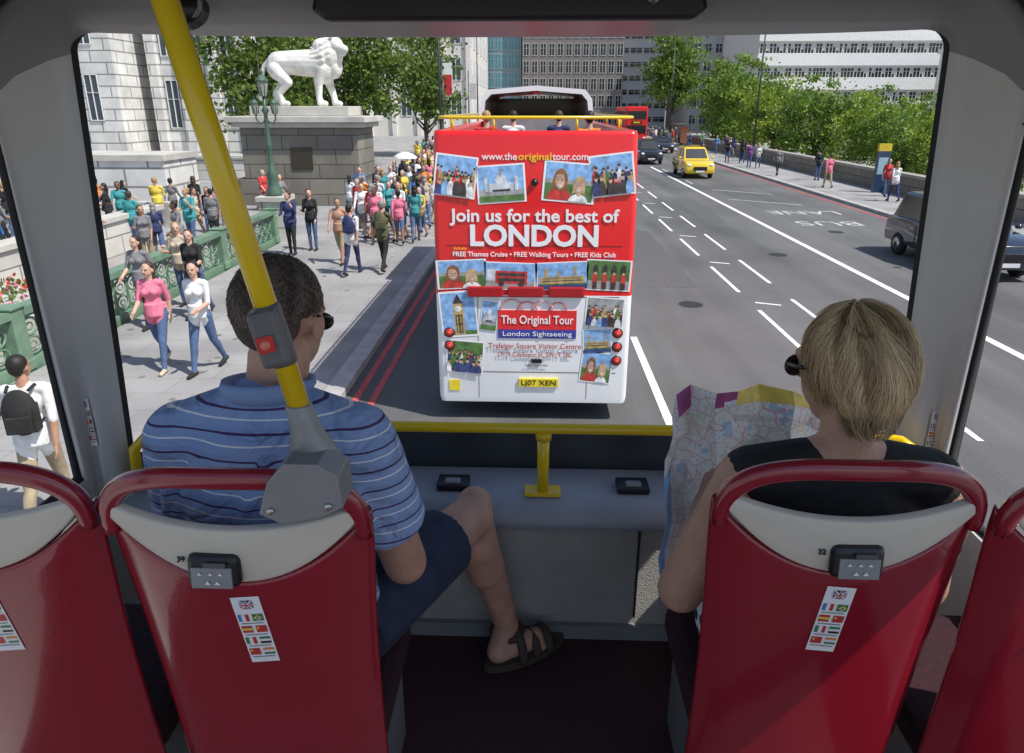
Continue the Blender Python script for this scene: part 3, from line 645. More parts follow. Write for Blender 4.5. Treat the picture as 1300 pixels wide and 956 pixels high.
text('Trafalgar Square Visitor Centre',.1,dt,tb,(.02,-.02,1.09),width=1.22,bold=.004); text('17-19 Cockspur St, SW1Y 5BL',.09,dt,tb,(.02,-.02,.97),width=.98,bold=.004)
text('PULL TO OPEN',.035,bk,tb,(.05,-.02,.82),width=.3)
b=B(); b.bx(-.02,.12,-.03,-.004,.86,.91,black); b.build('engine_handle',parent=tb,world=False)
b=B(); b.bx(-.18,.34,-.03,-.004,.52,.635,M('plate_yellow',(.85,.65,.03),.4)); b.build('number_plate',parent=tb,world=False)
text('LJ07 XEN',.105,bk,tb,(.08,-.034,.578),width=.46,bold=.0)
b=B(); b.bx(-1.12,-.98,-.012,-.004,.45,.6,M('plate_yellow',(.8,.6,.03))); b.build('warning_sticker',parent=tb,world=False)
def light(x,z,r,m=lred):
    b=B(); y=fl(z); b.cyl((x,y-.028,z),(x,y-.002,z),r*.9,r,m,22); b.cyl((x,y-.016,z),(x,y-.001,z),r*1.22,r*1.28,black,22); b.cyl((x,y-.031,z),(x,y-.0285,z),r*.35,r*.4,M('lamp_core',(.8,.15,.1),.15),12); b.build('tail_light',parent=tb,world=False)
for x in(-.98,.98): light(x,3.2,.055)
for z in(1.27,1.09): light(-1.1,z,.055)
for z in(1.28,1.09,.9): light(1.1,z,.055)
b=B(); b.ell((0,.02,3.2),(.045,.06,.045),black); b.build('rear_camera',parent=tb,world=False)
b=B()
for z in(2.42,1.76,.72): b.bx(-1.1,1.1,-.0035,-.001,z-.004,z+.004,M('panel_gap',(.12,.02,.02),.6))
for x in(-.72,.72): b.bx(x-.003,x+.003,-.0036,-.001,.35,1.75,M('panel_gap',(.12,.02,.02),.6))
b.build('panel_seam',parent=tb,world=False)
PC={k:M('print_'+k,c,.4,var=.45,scale=13) for k,c in dict(sky=(.25,.45,.75),skin=(.6,.38,.28),dk=(.06,.05,.05),grn=(.1,.2,.06),red=(.55,.05,.04),grey=(.35,.35,.35),gold=(.5,.36,.16),pale=(.6,.62,.65),hair=(.25,.12,.05),white=(.8,.8,.8),navy=(.05,.07,.2),blond=(.55,.38,.18)).items()}
def pic(x,z,w,h,tilt,items,yb=0):
    b=B(); c,s_=math.cos(tilt),math.sin(tilt); lay=[0]
    def P(px,pz,d): 
        X=px*w/2;Z=pz*h/2; zz=z+X*s_+Z*c
        return (x+X*c-Z*s_, fl(zz)-.006-.0006*d, zz)
    def poly(pts,m):
        lay[0]+=1; b.add([P(a,q,lay[0]) for a,q in pts],[tuple(range(len(pts)))],m)
    poly([(-1,-1),(1,-1),(1,1),(-1,1)],wt); f=.92
    cl=lambda v: max(-f,min(f,v))
    for it in items:
        k=it[0]
        if k=='r': x0,x1,z0,z1=[q*f for q in it[1:5]]; poly([(x0,z0),(x1,z0),(x1,z1),(x0,z1)],PC[it[5]])
        elif k=='e': cx,cz,rx,rz=[q*f for q in it[1:5]]; poly([(cl(cx+rx*math.cos(2*math.pi*t/14)),cl(cz+rz*math.sin(2*math.pi*t/14))) for t in range(14)],PC[it[5]])
        elif k=='p': poly([(cl(q[0]*f),cl(q[1]*f)) for q in it[1]],PC[it[2]])
    b.build('picture_panel',parent=tb,world=False,fixn=False)
bg=lambda c,c2,h:[('r',-1,1,-1,1,c),('r',-1,1,-1,h,c2)]
def crowdpic(sd,bgc='sky'):
    g=random.Random(sd); it=bg(bgc,'dk',.1)
    for k in range(11):
        x=-.9+k*.18+g.uniform(-.05,.05); z=g.uniform(-.1,.4); it+=[('e',x,z-.55,.13,.5,g.choice(['red','white','navy','gold','grn','dk'])),('e',x,z+.06,.06,.12,'skin'),('e',x,z+.13,.065,.07,g.choice(['hair','dk','dk']))]
    for k in range(6):
        x=-.85+k*.33+g.uniform(-.08,.08); z=g.uniform(-.5,-.2); it+=[('e',x,z-.5,.18,.5,g.choice(['red','white','navy','dk','sky'])),('e',x,z+.12,.085,.15,'skin'),('e',x,z+.22,.085,.08,g.choice(['hair','dk','dk']))]
    return it
dome=bg('sky','grey',-.3)+[('r',-.55,.55,-.4,.05,'pale'),('e',0,.15,.26,.38,'pale'),('r',-.04,.04,.4,.8,'gold'),('r',-.75,-.6,-.4,.4,'pale'),('r',.6,.75,-.4,.4,'pale'),('r',-.4,.4,-.4,-.3,'dk'),('r',-1,1,-1,-.65,'grn')]
def portrait(sd):
    g=random.Random(sd); it=bg('sky','grn',.0)+[('r',-1,1,-.1,.15,'grey')]
    for cx,cz,sc,hr,cl_ in((-.38,.0,1.,'hair','red'),(.42,-.22,.82,'blond','white')):
        it+=[('e',cx,cz-.85,.5*sc,.5,cl_),('r',cx-.08,cx+.08,cz-.5,cz-.2,'skin'),('e',cx+.02,cz+.1,.3*sc,.62*sc,hr),('p',[(cx-.3*sc,cz+.1),(cx-.33*sc,cz-.5*sc),(cx-.12*sc,cz-.3*sc),(cx+.12*sc,cz-.3*sc),(cx+.32*sc,cz-.5*sc),(cx+.3*sc,cz+.1)],hr),
             ('p',[(cx-.17*sc,cz+.35*sc),(cx-.2*sc,cz),(cx-.13*sc,cz-.3*sc),(cx,cz-.42*sc),(cx+.13*sc,cz-.3*sc),(cx+.2*sc,cz),(cx+.14*sc,cz+.35*sc),(cx-.04*sc,cz+.42*sc)],'skin'),
             ('p',[(cx-.08*sc,cz-.17*sc),(cx+.09*sc,cz-.17*sc),(cx+.05*sc,cz-.26*sc),(cx-.04*sc,cz-.26*sc)],'white'),('r',cx-.13*sc,cx-.05*sc,cz+.08*sc,cz+.12*sc,'dk'),('r',cx+.05*sc,cx+.13*sc,cz+.08*sc,cz+.12*sc,'dk')]
    return it
ben=bg('sky','grn',-.8)+[('r',-.3,.3,-1,.5,'gold'),('p',[(-.3,.5),(.3,.5),(0,.95)],'dk'),('e',0,.25,.2,.14,'white'),('r',-.22,.22,-.1,-.05,'dk'),('r',-.22,.22,-.5,-.45,'dk'),('r',-.04,.04,-.9,0,'dk'),('r',-.18,-.14,-.9,0,'dk'),('r',.14,.18,-.9,0,'dk')]
busp=bg('sky','grey',-.4)+[('r',-.95,-.5,-.4,.5,'pale'),('r',-.6,.7,-.6,.4,'red'),('r',-.5,.6,.0,.25,'dk'),('r',-.5,.6,-.4,-.15,'dk'),('e',-.35,-.6,.12,.2,'dk'),('e',.45,-.6,.12,.2,'dk')]
parl=bg('sky','grn',-.6)+[('r',-.9,.9,-.6,-.05,'gold'),('r',-.7,-.55,-.6,.6,'gold'),('r',.5,.6,-.6,.75,'gold'),('r',-.2,-.1,-.1,.35,'gold'),('r',-.8,.8,-.4,-.35,'dk'),('r',-.8,.8,-.2,-.17,'dk'),('r',-1,1,-1,-.7,'navy')]
guard=bg('grn','grey',-.4)+[q for x in(-.65,-.2,.25,.7) for q in(('r',x-.12,x+.12,-.9,.1,'red'),('e',x,.42,.12,.33,'dk'),('e',x,.12,.07,.1,'skin'),('r',x-.1,x+.1,-1,-.5,'dk'))]
pic(-.97,3.27,.52,.5,-.12,crowdpic(1)); pic(-.41,3.18,.6,.46,.07,dome); pic(.42,3.2,.64,.48,-.08,portrait(1)); pic(.94,3.29,.54,.5,.12,crowdpic(2))
pic(-.92,2.05,.64,.38,.05,portrait(2)); pic(-.3,2.03,.68,.36,-.03,busp); pic(.36,2.04,.68,.36,.05,parl); pic(.95,2.05,.57,.4,-.04,guard)
pic(-.97,1.52,.48,.62,.08,ben); pic(-.9,.93,.5,.46,-.08,crowdpic(3,'grn')); pic(-.57,1.5,.22,.42,-.12,dome)
pic(.92,1.56,.5,.4,-.06,crowdpic(5,'grey')); pic(.84,1.17,.38,.34,.06,parl); pic(.84,.8,.42,.44,-.1,portrait(3))
b=B(); 
for x in(-.62,-.1,.42): b.box((x,-.03,1.83),(.46,.05,.14),M('red_trim',(.4,.01,.012),.3,coat=.5))
b.build('rear_lamp_trim',parent=tb,world=False,bevel=.02)

# ------------------------------------------------------------------ people
skinA=M('skin_light',(.6,.37,.27),.55,var=.1,scale=12); skinB=M('skin_tan',(.45,.25,.16),.55,var=.1,scale=12); skinC=M('skin_brown',(.18,.09,.055),.5,var=.1)
lipm=M('lips',(.45,.16,.13),.5); eyem=M('eye_dark',(.03,.025,.02),.3)
def dirx(a): return Vector((0,math.sin(a),-math.cos(a)))
def ped_prims(legs=((.35,.1),(-.35,.35)),arms=((-.4,.3),(.4,.4)),female=False,hair='short',lean=.03,sit=False,turn=0,loose=0.):
    P=[]; hw=.085 if not female else .09; sh=.175 if not female else .155
    hipz=.92
    P+=[('e',(0,0,.97),(.16 if not female else .17,.115,.12),None,'thigh'),('e',(0,.01,1.1),(.145 if not female else .125,.1,.16),None,'top'),('e',(0,.01,1.29),(.175 if not female else .15,.118,.16),None,'top'),
        ('c',(-sh+.03,0,1.415),(sh-.03,0,1.415),.06,.06,'top'),('c',(0,0,1.43),(0,.01,1.53),.055,.05,'skin'),('k',(0,0,.9),(0,0,1.1),.165+loose,.15+loose,'top')]
    if female: P+=[('e',(.07,.1,1.28),(.06,.055,.06),None,'top'),('e',(-.07,.1,1.28),(.06,.055,.06),None,'top')]
    h,_,_=head((0,.02,1.62),hair=hair,yaw=turn); P+=h
    for s,(a,k) in zip((-1,1),legs):
        hp=Vector((s*hw,0,hipz)); kn=hp+dirx(a)*.44; an=kn+dirx(a-k)*.42
        P+=[('c',hp,kn,.092,.062,'thigh'),('c',kn,an,.058,.04,'calf'),('c',kn+(an-kn)*.25+Vector((0,-.012,0)),kn+(an-kn)*.45+Vector((0,-.012,0)),.058,.052,'calf')]
        f=a-k; fd=Vector((0,math.cos(f*.5),math.sin(min(f,0)*.6))); P+=[('c',an+Vector((0,-.04,-.04)),an+fd*.16+Vector((0,0,-.045)),.042,.032,'shoe')]
    for s,(a,k) in zip((-1,1),arms):
        sp=Vector((s*sh,0,1.41)); out_=Vector((s*.12,0,0)); el=sp+(dirx(a)+out_).normalized()*.29; fd=dirx(a+k); wr=el+(fd-out_*.3).normalized()*.25
        P+=[('c',sp,el,.052,.042,'top'),('c',el,wr,.039,.027,'sleeve')]; P+=hand(wr,fd,(-s,0,0),s,.35)
    return P
TAGS=['skin','top','sleeve','thigh','calf','shoe','hair','lip','eye']
def template(**k):
    P=ped_prims(**k)
    o=blob('person_template',P,.012,[(t,skinA) for t in TAGS],smooth=2); me=o.data; bpy.data.objects.remove(o)
    z=np.empty(len(me.vertices)*3); me.vertices.foreach_get('co',z); zz=z.reshape(-1,3); zz[:,2]-=zz[:,2].min(); me.vertices.foreach_set('co',zz.ravel()); me.update(); return me
TM={'mw':template(turn=.3),'mw2':template(legs=((-.3,.3),(.32,.08)),arms=((.35,.5),(-.35,.2)),turn=-.4,loose=.015),
    'ms':template(legs=((.03,.05),(-.03,.03)),arms=((.1,1.5),(.02,.15)),turn=.2),'ms2':template(legs=((.15,.15),(-.05,.03)),arms=((.5,1.9),(.3,1.2)),turn=-.6,loose=.02),
    'fw':template(legs=((.3,.1),(-.3,.35)),arms=((-.3,.3),(.3,.8)),female=True,hair='long',turn=-.25),
    'fs':template(legs=((.02,.03),(-.03,.06)),arms=((.1,.4),(.15,1.7)),female=True,hair='long',turn=.5),'fw2':template(legs=((-.28,.3),(.28,.05)),arms=((.2,1.2),(-.2,.2)),female=True,hair='long',turn=.2),
    'sit':template(legs=((1.5,1.45),(1.5,1.45)),arms=((.4,.9),(.4,.9)))}
CL=dict(white=(.75,.75,.75),black=(.02,.02,.02),navy=(.03,.04,.12),red=(.5,.04,.04),pink=(.75,.2,.3),blue=(.08,.2,.5),green=(.06,.2,.08),yellow=(.7,.55,.08),olive=(.12,.12,.06),grey=(.2,.2,.21),denim=(.08,.13,.25),khaki=(.35,.28,.18),orange=(.7,.22,.04),purple=(.2,.06,.25),teal=(.05,.3,.32),beige=(.5,.42,.32))
HC=dict(brown=(.05,.028,.015),dark=(.015,.012,.01),blond=(.35,.22,.1),grey=(.25,.24,.23),ginger=(.2,.07,.02))
def cm(n): return M('cloth_'+n,CL[n],.85,var=.3,scale=7,bump=1.,bs=10)
def hm(n): return M('hair_'+n,HC[n],.6,var=.4,scale=40)
def person(t,x,y,rot,top='white',bot='denim',hair='brown',skin=None,shorts=False,longsl=False,shoe='black',z=.12,s=1.,label=None,group=None,shirtless=False):
    o=bpy.data.objects.new('person',TM[t]); COL.objects.link(o); o.location=(x,y,z); o.rotation_euler=(0,0,rot); o.scale=(s,s,s)
    sk=skin or skinA; mm=[sk,sk if shirtless else cm(top),cm(top) if longsl else sk,cm(bot),sk if shorts else cm(bot),cm(shoe),hm(hair),lipm,eyem]
    for i,m in enumerate(mm): o.material_slots[i].link='OBJECT'; o.material_slots[i].material=m
    tag(o,label or 'person in %s top and %s %s on the pavement'%(top,bot,'shorts' if shorts else 'trousers'),'person',group); return o
PI=math.pi
person('fw',-5.9,10.0,PI+.1,'pink','denim','brown',s=1.0,shoe='beige',label='woman in pink vest and jeans walking with sunglasses')
person('fw2',-5.15,9.9,PI-.1,'white','denim','dark',s=1.02,label='woman in white top and jeans walking beside friend')
person('mw2',-4.78,5.75,PI*.1,'white','khaki','dark',skin=skinB,s=1.03,label='person in white t-shirt wearing a black backpack')
person('mw',-5.2,17.9,PI,'white','khaki','brown',skinB,shorts=True,shirtless=True,label='shirtless man in shorts walking along the pavement')
person('mw2',-4.55,16.6,-.1,'white','navy','dark',label='man in white shirt and dark trousers walking away')
person('mw',-3.85,17.0,-.1,'olive','black','grey',s=1.03,label='man in olive t-shirt walking away with rucksack')
person('ms2',-6.9,19,PI,'navy','black','brown',longsl=True); person('fs',-6.5,19.6,PI,'black','denim','dark',longsl=True)
person('ms',-7.0,27.5,PI,'blue','khaki','brown',shorts=True); person('mw',-6.2,24.5,PI-.2,'white','navy','dark',longsl=True)
person('fw',-7.35,12.2,PI,'grey','black','dark'); person('fw2',-6.7,12.9,PI,'black','denim','brown'); person('fs',-7.3,13.6,PI,'beige','denim','blond')
person('fw',-7.4,8.3,PI+.5,'purple','purple','dark',label='woman in purple trousers walking by the balustrade')
def pack(x,y,z,rot,c):
    b=B(); b.ell((0,0,0),(.15,.085,.23),cm(c)); b.box((0,.01,-.06),(.26,.13,.26),cm(c)); b.box((0,-.085,-.09),(.2,.05,.16),cm(c)); 
    for s in(-1,1): b.tube([(s*.09,.03,.2),(s*.11,.14,.22),(s*.12,.23,.1),(s*.12,.19,-.12),(s*.1,.05,-.18)],.016,cm(c),6)
    b.build('backpack',label='%s fabric backpack worn on a back'%c,cat='backpack',loc=(x,y,z),rot=rot,group='backpacks',bevel=.02)
pack(-4.55,16.42,1.38,-.1,'navy'); pack(-3.85,16.82,1.42,-.1,'olive'); pack(-4.72,5.57,1.4,PI*.1,'black')
wts=['white','white','black','navy','red','pink','blue','green','grey','orange','teal','beige','purple','yellow','white','black','navy','grey']
def crowd(n,fx,fy,group,zf=.12,rots=(0,PI),place='walking on the busy pavement',dmin=.28):
    out_=[]
    tries=0
    while len(out_)<n and tries<4000:
        tries+=1; x,y=fx(),fy()
        if any((x-a)**2+(y-c)**2<dmin for a,c in out_): continue
        out_.append((x,y)); t=random.choice(['mw','mw2','ms','ms2','fw','fs','fw2']); tp=random.choice(wts); bt=random.choice(['denim','black','navy','khaki','grey','denim'])
        person(t,x,y,random.choice(rots)+random.uniform(-.6,.6),tp,bt,random.choice(['brown','dark','dark','blond','grey']),random.choice([skinA,skinA,skinB,skinC]),random.random()<.35,random.random()<.35,s=random.uniform(.92,1.06),z=zf,group=group,
               label='person in %s top and %s %s %s'%(tp,bt,'bottoms',place))
crowd(18,lambda:random.uniform(-6.2,-3.5),lambda:random.uniform(20.5,25),'crowd on the pavement by the plinth',dmin=.3)
crowd(70,lambda:random.uniform(-6.9,-3.5),lambda:random.uniform(25,48),'crowd on the pavement by the plinth',dmin=.22)
crowd(66,lambda:random.uniform(-9,-3.5),lambda:random.uniform(48,85),'crowd on the pavement by the plinth')
crowd(44,lambda:random.uniform(-19.5,-9.5),lambda:random.uniform(15,28),'crowd on the terrace below the balustrade',-.02,(0,1.5,3,4.5),'standing on the stone terrace')
crowd(9,lambda:random.uniform(-15,-12.9),lambda:random.uniform(8,14),'crowd on the terrace below the balustrade',-.02,(0,1.5,3,4.5),'standing on the stone terrace')
crowd(24,lambda:random.uniform(14.6,17.1),lambda:random.uniform(48,100),'pedestrians on the far pavement')
person('mw',15.2,37,0,'pink','khaki','brown',label='man in pink shirt walking on the far pavement'); person('fw',15.9,31.5,0,'white','navy','blond'); person('fw2',16.5,33.5,PI,'red','denim','dark'); person('ms',16.2,41,0,'black','denim','dark'); person('mw2',14.9,44,0,'grey','black','brown')
for x,y,c in((.42,4.75,'navy'),(.85,2.85,'orange'),(-.42,4.75,'white'),(-.85,3.8,'red')):
    person('sit',TX+x,TY+y,0,c,'denim',random.choice(['brown','dark','blond']),z=2.72,s=.96,label='seated passenger in %s top on open bus deck'%c,group='passengers on the open deck')
b=B(); b.rings([[(a*math.cos(2*PI*k/12),a*math.sin(2*PI*k/12),h) for k in range(12)] for a,h in((.55,0),(.5,.08),(.35,.18),(.15,.25),(.01,.27))],white,False); b.cyl((0,0,-.7),(0,0,.3),.01,.01,greym,6); b.build('umbrella',label='white open umbrella held above the crowd',cat='umbrella',loc=(-5.9,31.5,1.95))
fb=B(); g=np.random.default_rng(3)
fb.bx(-11,-9,6,14,-.02,.55,stone)
fb.build('stone_planter',label='long pale stone planter behind the balustrade',cat='planter',bevel=.02)
fb=B()
for k in range(900):
    p=Vector((g.uniform(-10.9,-9.1),g.uniform(6.1,13.9),.6+g.random()*.25)); m=random.choice([lm1,lm1,lm1,PC['red'],PC['grn'],MC['cloth_pink']]); u=Vector(g.normal(size=3)).normalized()*.06; w=u.cross(Vector(g.normal(size=3))).normalized()*.045
    fb.add([p-u,p-w,p+u,p+w],[(0,1,2,3)],m)
fb.build('flowers',label='red and green flowers growing in a planter',cat='flowers',kind='stuff',fixn=False)

# ================================================================== CABIN
CX=-.09
cab=empty('bus_cabin',(CX,1,2.45),'upper deck bus cabin with windscreen opening, pillars and yellow rails','bus interior')
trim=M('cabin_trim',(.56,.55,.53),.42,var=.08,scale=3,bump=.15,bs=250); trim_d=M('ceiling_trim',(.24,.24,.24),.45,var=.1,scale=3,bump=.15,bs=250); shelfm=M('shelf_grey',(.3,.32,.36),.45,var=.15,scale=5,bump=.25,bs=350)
def wy(x,z): 
    s=abs((x-CX)/1.12); return 2.05-.05*(z-2.92)/1.3-.19*s**3
def arch(hb,ht,z0,z1,r,n=9):
    pts=[]
    for i in range(14): t=i/14; z=z0+(z1-r-z0)*t; pts.append((CX-(hb+(ht-hb)*t),z))
    for i in range(n+1): a=PI-PI/2*i/n; pts.append((CX-ht+r+r*math.cos(a),z1-r+r*math.sin(a)))
    for i in range(1,24): t=i/24; pts.append((CX-ht+r+(2*ht-2*r)*t,z1))
    for i in range(n+1): a=PI/2-PI/2*i/n; pts.append((CX+ht-r+r*math.cos(a),z1-r+r*math.sin(a)))
    for i in range(1,15): t=i/14; z=z1-r+(z0-z1+r)*t; pts.append((CX+ht+(hb-ht)*t,z))
    return pts
ZB=2.8
I=arch(1.155,1.075,ZB,4.24,.06); I2=arch(1.165,1.085,ZB,4.25,.07); Md=arch(1.2,1.12,ZB,4.262,.1); Md2=arch(1.235,1.16,ZB,4.285,.16); O=arch(1.26,1.19,ZB,4.31,.22); O2=arch(1.265,1.195,ZB,4.32,.23)
def yO(z): return 1.79-.12*min(1,max(0,(z-2.9)/1.2))
loops=[[(x,wy(x,z),z) for x,z in I],[(x,wy(x,z)-.02,z) for x,z in I2],[(x,min(wy(x,z)-.045,yO(z)+.10),z) for x,z in Md],[(x,yO(z)+.03,z) for x,z in Md2],[(x,yO(z),z) for x,z in O],[(x,yO(z)-.03,z) for x,z in O2]]
def strip(b,l0,l1,mat,cond=None):
    n=len(l0); vs=list(l0)+list(l1); fs=[]
    for i in range(n-1):
        if cond is None or cond(l0[i],l0[i+1]): fs.append((i,i+1,n+i+1,n+i))
    b.add(vs,fs,mat,True)
b=B(); strip(b,loops[0],loops[1],rubber); b.build('window_seal',parent=cab)
b=B()
n_=len(loops[0])
vs=[p for l in loops[1:] for p in l]
fsp=[];fsh=[]
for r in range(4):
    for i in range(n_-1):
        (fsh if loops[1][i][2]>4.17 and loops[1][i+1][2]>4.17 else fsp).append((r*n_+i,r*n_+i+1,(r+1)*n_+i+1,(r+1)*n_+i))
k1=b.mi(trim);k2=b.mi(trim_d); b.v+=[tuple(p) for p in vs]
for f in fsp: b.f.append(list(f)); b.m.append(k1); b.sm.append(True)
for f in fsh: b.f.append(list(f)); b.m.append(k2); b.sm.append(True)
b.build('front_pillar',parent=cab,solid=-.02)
b=B(); top=[p for p in loops[5] if p[2]>3.98]
ys=[None,1.5,1.1,.8,.5]
L_=[[(x,(y if q is None else q),z+(0 if q is None else .03)) for x,y,z in top] for q in ys]; n_=len(top)
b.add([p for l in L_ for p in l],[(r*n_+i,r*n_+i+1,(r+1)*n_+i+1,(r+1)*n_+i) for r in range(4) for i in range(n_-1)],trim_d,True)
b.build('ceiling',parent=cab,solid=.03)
b=B(); l0=[];l1=[]
for i in range(25):
    x=CX-1.15+2.3*i/24
    l0.append((x,wy(x,2.9)-.004,2.88)); l1.append((x,wy(x,3.06)-.004,3.045))
strip(b,l0,l1,M('frit',(.05,.055,.065),.2,var=.4,scale=2)); b.build('windscreen_border',parent=cab)
for s in(-1,1):
    X0=CX+s*1.27; X1=CX+s*1.2
    b=B(); b.add([(X0,.2,2.45),(X0,1.78,2.45),(X0,1.78,3.0),(X0,.2,3.0)],[(0,1,2,3)],trim)
    b.build('side_panel',parent=cab,solid=.03 if s<0 else -.03,fixn=False)
    b=B(); lp=[(X0-s*.004,.25,3.0),(X0-s*.004,1.755,3.0),(X1-s*.004,1.655,4.02),(X1-s*.004,.25,4.02)]
    b.tube(lp,.018,rubber,6,closed=True); b.build('window_seal',parent=cab)
    b=B(); b.cyl((X0-s*.015,.3,3.0),(X1-s*.015,.3,4.05),.05,.05,trim); b.build('side_pillar',parent=cab)
b=B(); prof=[(2.08,2.84),(2.045,2.9),(2.02,2.915),(1.84,2.925),(1.79,2.915),(1.76,2.89),(1.755,2.86),(1.775,2.845)]
vs=[];n_=len(prof)
for sx in(-1.26,1.26): vs+=[(CX+sx,p[0],p[1]) for p in prof]
b.add(vs,[(i,i+1,n_+i+1,n_+i) for i in range(n_-1)],shelfm,True)
b.build('dashboard_shelf',parent=cab,fixn=False)
b=B(); b.bx(CX-1.26,CX+1.26,1.78,1.8,2.45,2.85,M('front_panel',(.36,.345,.315),.8,var=.15,scale=6,bump=.7,bs=220)); b.build('front_panel',parent=cab)
b=B(); b.bx(CX-1.26,CX+1.26,1.76,1.779,2.45,2.5,M('kick',(.2,.2,.2),.6)); b.bx(.32,.326,1.77,1.779,2.53,2.85,rubber); b.build('kick_strip',parent=cab)
b=B(); b.bx(CX-1.28,CX+1.28,-1.2,1.8,2.4,2.45,M('floor_maroon',(.04,.008,.014),.6,var=.5,scale=90,bump=.5,bs=200)); b.build('floor',parent=cab)
for x in(-.25,.31):
    b=B(); b.box((x,1.885,2.935),(.1,.075,.022),black); b.box((x,1.87,2.95),(.05,.03,.012),greym); b.build('shelf_vent',parent=cab,bevel=.006)
b=B(); b.tube([(CX-1.12,1.8,2.95),(CX-1.11,1.8,3.08),(CX-1.05,1.83,3.145),(CX-.9,1.84,3.15),(CX+.9,1.84,3.15),(CX+1.05,1.80,3.16)]+[(CX+1.09+.055*math.sin(a),1.75-.03*a,3.125+.055*math.cos(a)) for a in [q*PI/8 for q in range(1,9)]]+[(CX+1.06,1.68,3.03),(CX+1.06,1.72,2.94)],.0165,yellow,12)
b.cyl((.03,1.85,2.93),(.03,1.84,3.14),.018,.018,yellow); b.cyl((.03,1.84,3.115),(.03,1.84,3.14),.024,.024,yellow); b.box((.03,1.85,2.932),(.11,.05,.012),yellow); b.build('yellow_handrail',parent=cab)
b=B(); pts=[(CX-.4,4.25),(CX-.37,4.228),(CX+.42,4.228),(CX+.45,4.25),(CX+.42,4.34),(CX-.37,4.34)]
b.prism(pts,'y',1.6,1.92,black); b.build('destination_box',parent=cab,bevel=.01)
b=B(); b.cyl((.24,1.58,4.27),(.24,1.599,4.27),.012,.012,chrome); b.build('box_lock',parent=cab)
b=B(); b.cyl((-.78,1.62,4.275),(-.78,1.66,4.255),.04,.045,black,20); b.tube([(-.78+.044*math.cos(a),1.62,4.27+.032*math.sin(a)) for a in [2*PI*k/16 for k in range(16)]],.006,greym,6,closed=True); b.build('speaker',parent=cab)
PB=Vector((-.36,.955,3.6)); PT=Vector((-.50,.93,4.34))
b=B(); b.cyl(PB,PT,.0172,.0172,yellow,24); b.build('grab_pole',parent=cab)
d=(PT-PB).normalized(); dk_=M('housing_grey',(.13,.13,.135),.4,.2,bump=.15,bs=300)
b=B(); q=PB+d*.085; Rr=d.to_track_quat('Z','X').to_matrix(); 
b.cyl(q,q+d*.1,.021,.02,dk_,20); b.box(q+d*.05+Vector((-.003,-.01,0)),(.042,.044,.088),dk_,Rr); b.build('bell_push_housing',parent=cab,bevel=.008)
b=B(); c=q+d*.045+Vector((-.003,-.036,0)); b.box(c+Vector((0,.004,0)),(.024,.008,.024),lred,Rr); b.cyl(c+Vector((0,-.003,0)),c+Vector((0,.004,0)),.007,.008,M('button_cap',(.8,.2,.15),.3),14); b.build('bell_button',parent=cab)
b=B(); pts=[(-.372,3.548),(-.322,3.548),(-.292,3.528),(-.288,3.475),(-.325,3.455),(-.385,3.443),(-.42,3.46),(-.402,3.515)]
b.prism(pts,'y',.892,.955,greym)
b.rings([[PB+d*h+Vector((rx*math.cos(a),ry*math.sin(a),0)) for a in [2*PI*k/18 for k in range(18)]] for h,rx,ry in((.02,.020,.020),(-.01,.022,.022),(-.03,.026,.024),(-.055,.036,.028),(-.07,.04,.028))],greym)
for x,z in((-.40,3.468),(-.31,3.478)): b.cyl((x,.886,z),(x,.893,z),.006,.006,chrome,10)
b.build('pole_bracket',parent=cab,bevel=.007)

# ------------------------------------------------------------------ seats
sred=M('seat_red',(.25,.008,.02),.18,coat=.8,var=.06,scale=4,bump=.05,bs=200); scream=M('seat_cream',(.6,.55,.46),.45,var=.06,bump=.1,bs=300); sfab=M('seat_fabric',(.03,.006,.01),.9,var=.4,scale=60)
def sflag(b,x,z,w,h,kind,P):
    K={'fr':('v',('blue','white','red')),'es':('h',('red','yellow','red')),'it':('v',('green','white','red')),'in':('h',('orange','white','green')),'ae':('h',('green','white','black')),'de':('h',('black','red','yellow'))}
    def q(a,c,e,f,m,l): b.add([P(a,e,l),P(c,e,l),P(c,f,l),P(a,f,l)],[(0,1,2,3)],M('flag_'+m,CL[m],.4,var=.02))
    if kind in K:
        o,cs=K[kind]
        for i,c in enumerate(cs):
            if o=='v': q(x+w*i/3,x+w*(i+1)/3,z,z+h,c,1)
            else: q(x,x+w,z+h*(2-i)/3,z+h*(3-i)/3,c,1)
    elif kind=='cn': q(x,x+w,z,z+h,'red',1); q(x+w*.1,x+w*.3,z+h*.55,z+h*.85,'yellow',2)
    elif kind=='br': q(x,x+w,z,z+h,'green',1); b.add([P(x+w*.1,z+h/2,2),P(x+w/2,z+h*.1,2),P(x+w*.9,z+h/2,2),P(x+w/2,z+h*.9,2)],[(0,1,2,3)],M('flag_yellow',CL['yellow'])); q(x+w*.38,x+w*.62,z+h*.32,z+h*.68,'blue',3)
    else:
        q(x,x+w,z,z+h,'navy',1)
        for a in((0,0,1,1),(0,1,1,0)):
            p0=(x+w*a[0],z+h*a[1]);p1=(x+w*a[2],z+h*a[3]); t=h*.09
            b.add([P(p0[0],p0[1]-t,2),P(p1[0],p1[1]-t,2),P(p1[0],p1[1]+t,2),P(p0[0],p0[1]+t,2)],[(0,1,2,3)],M('flag_white',CL['white']))
        q(x+w*.4,x+w*.6,z,z+h,'white',3); q(x,x+w,z+h*.35,z+h*.65,'white',3); q(x+w*.45,x+w*.55,z,z+h,'red',4); q(x,x+w,z+h*.43,z+h*.57,'red',4)
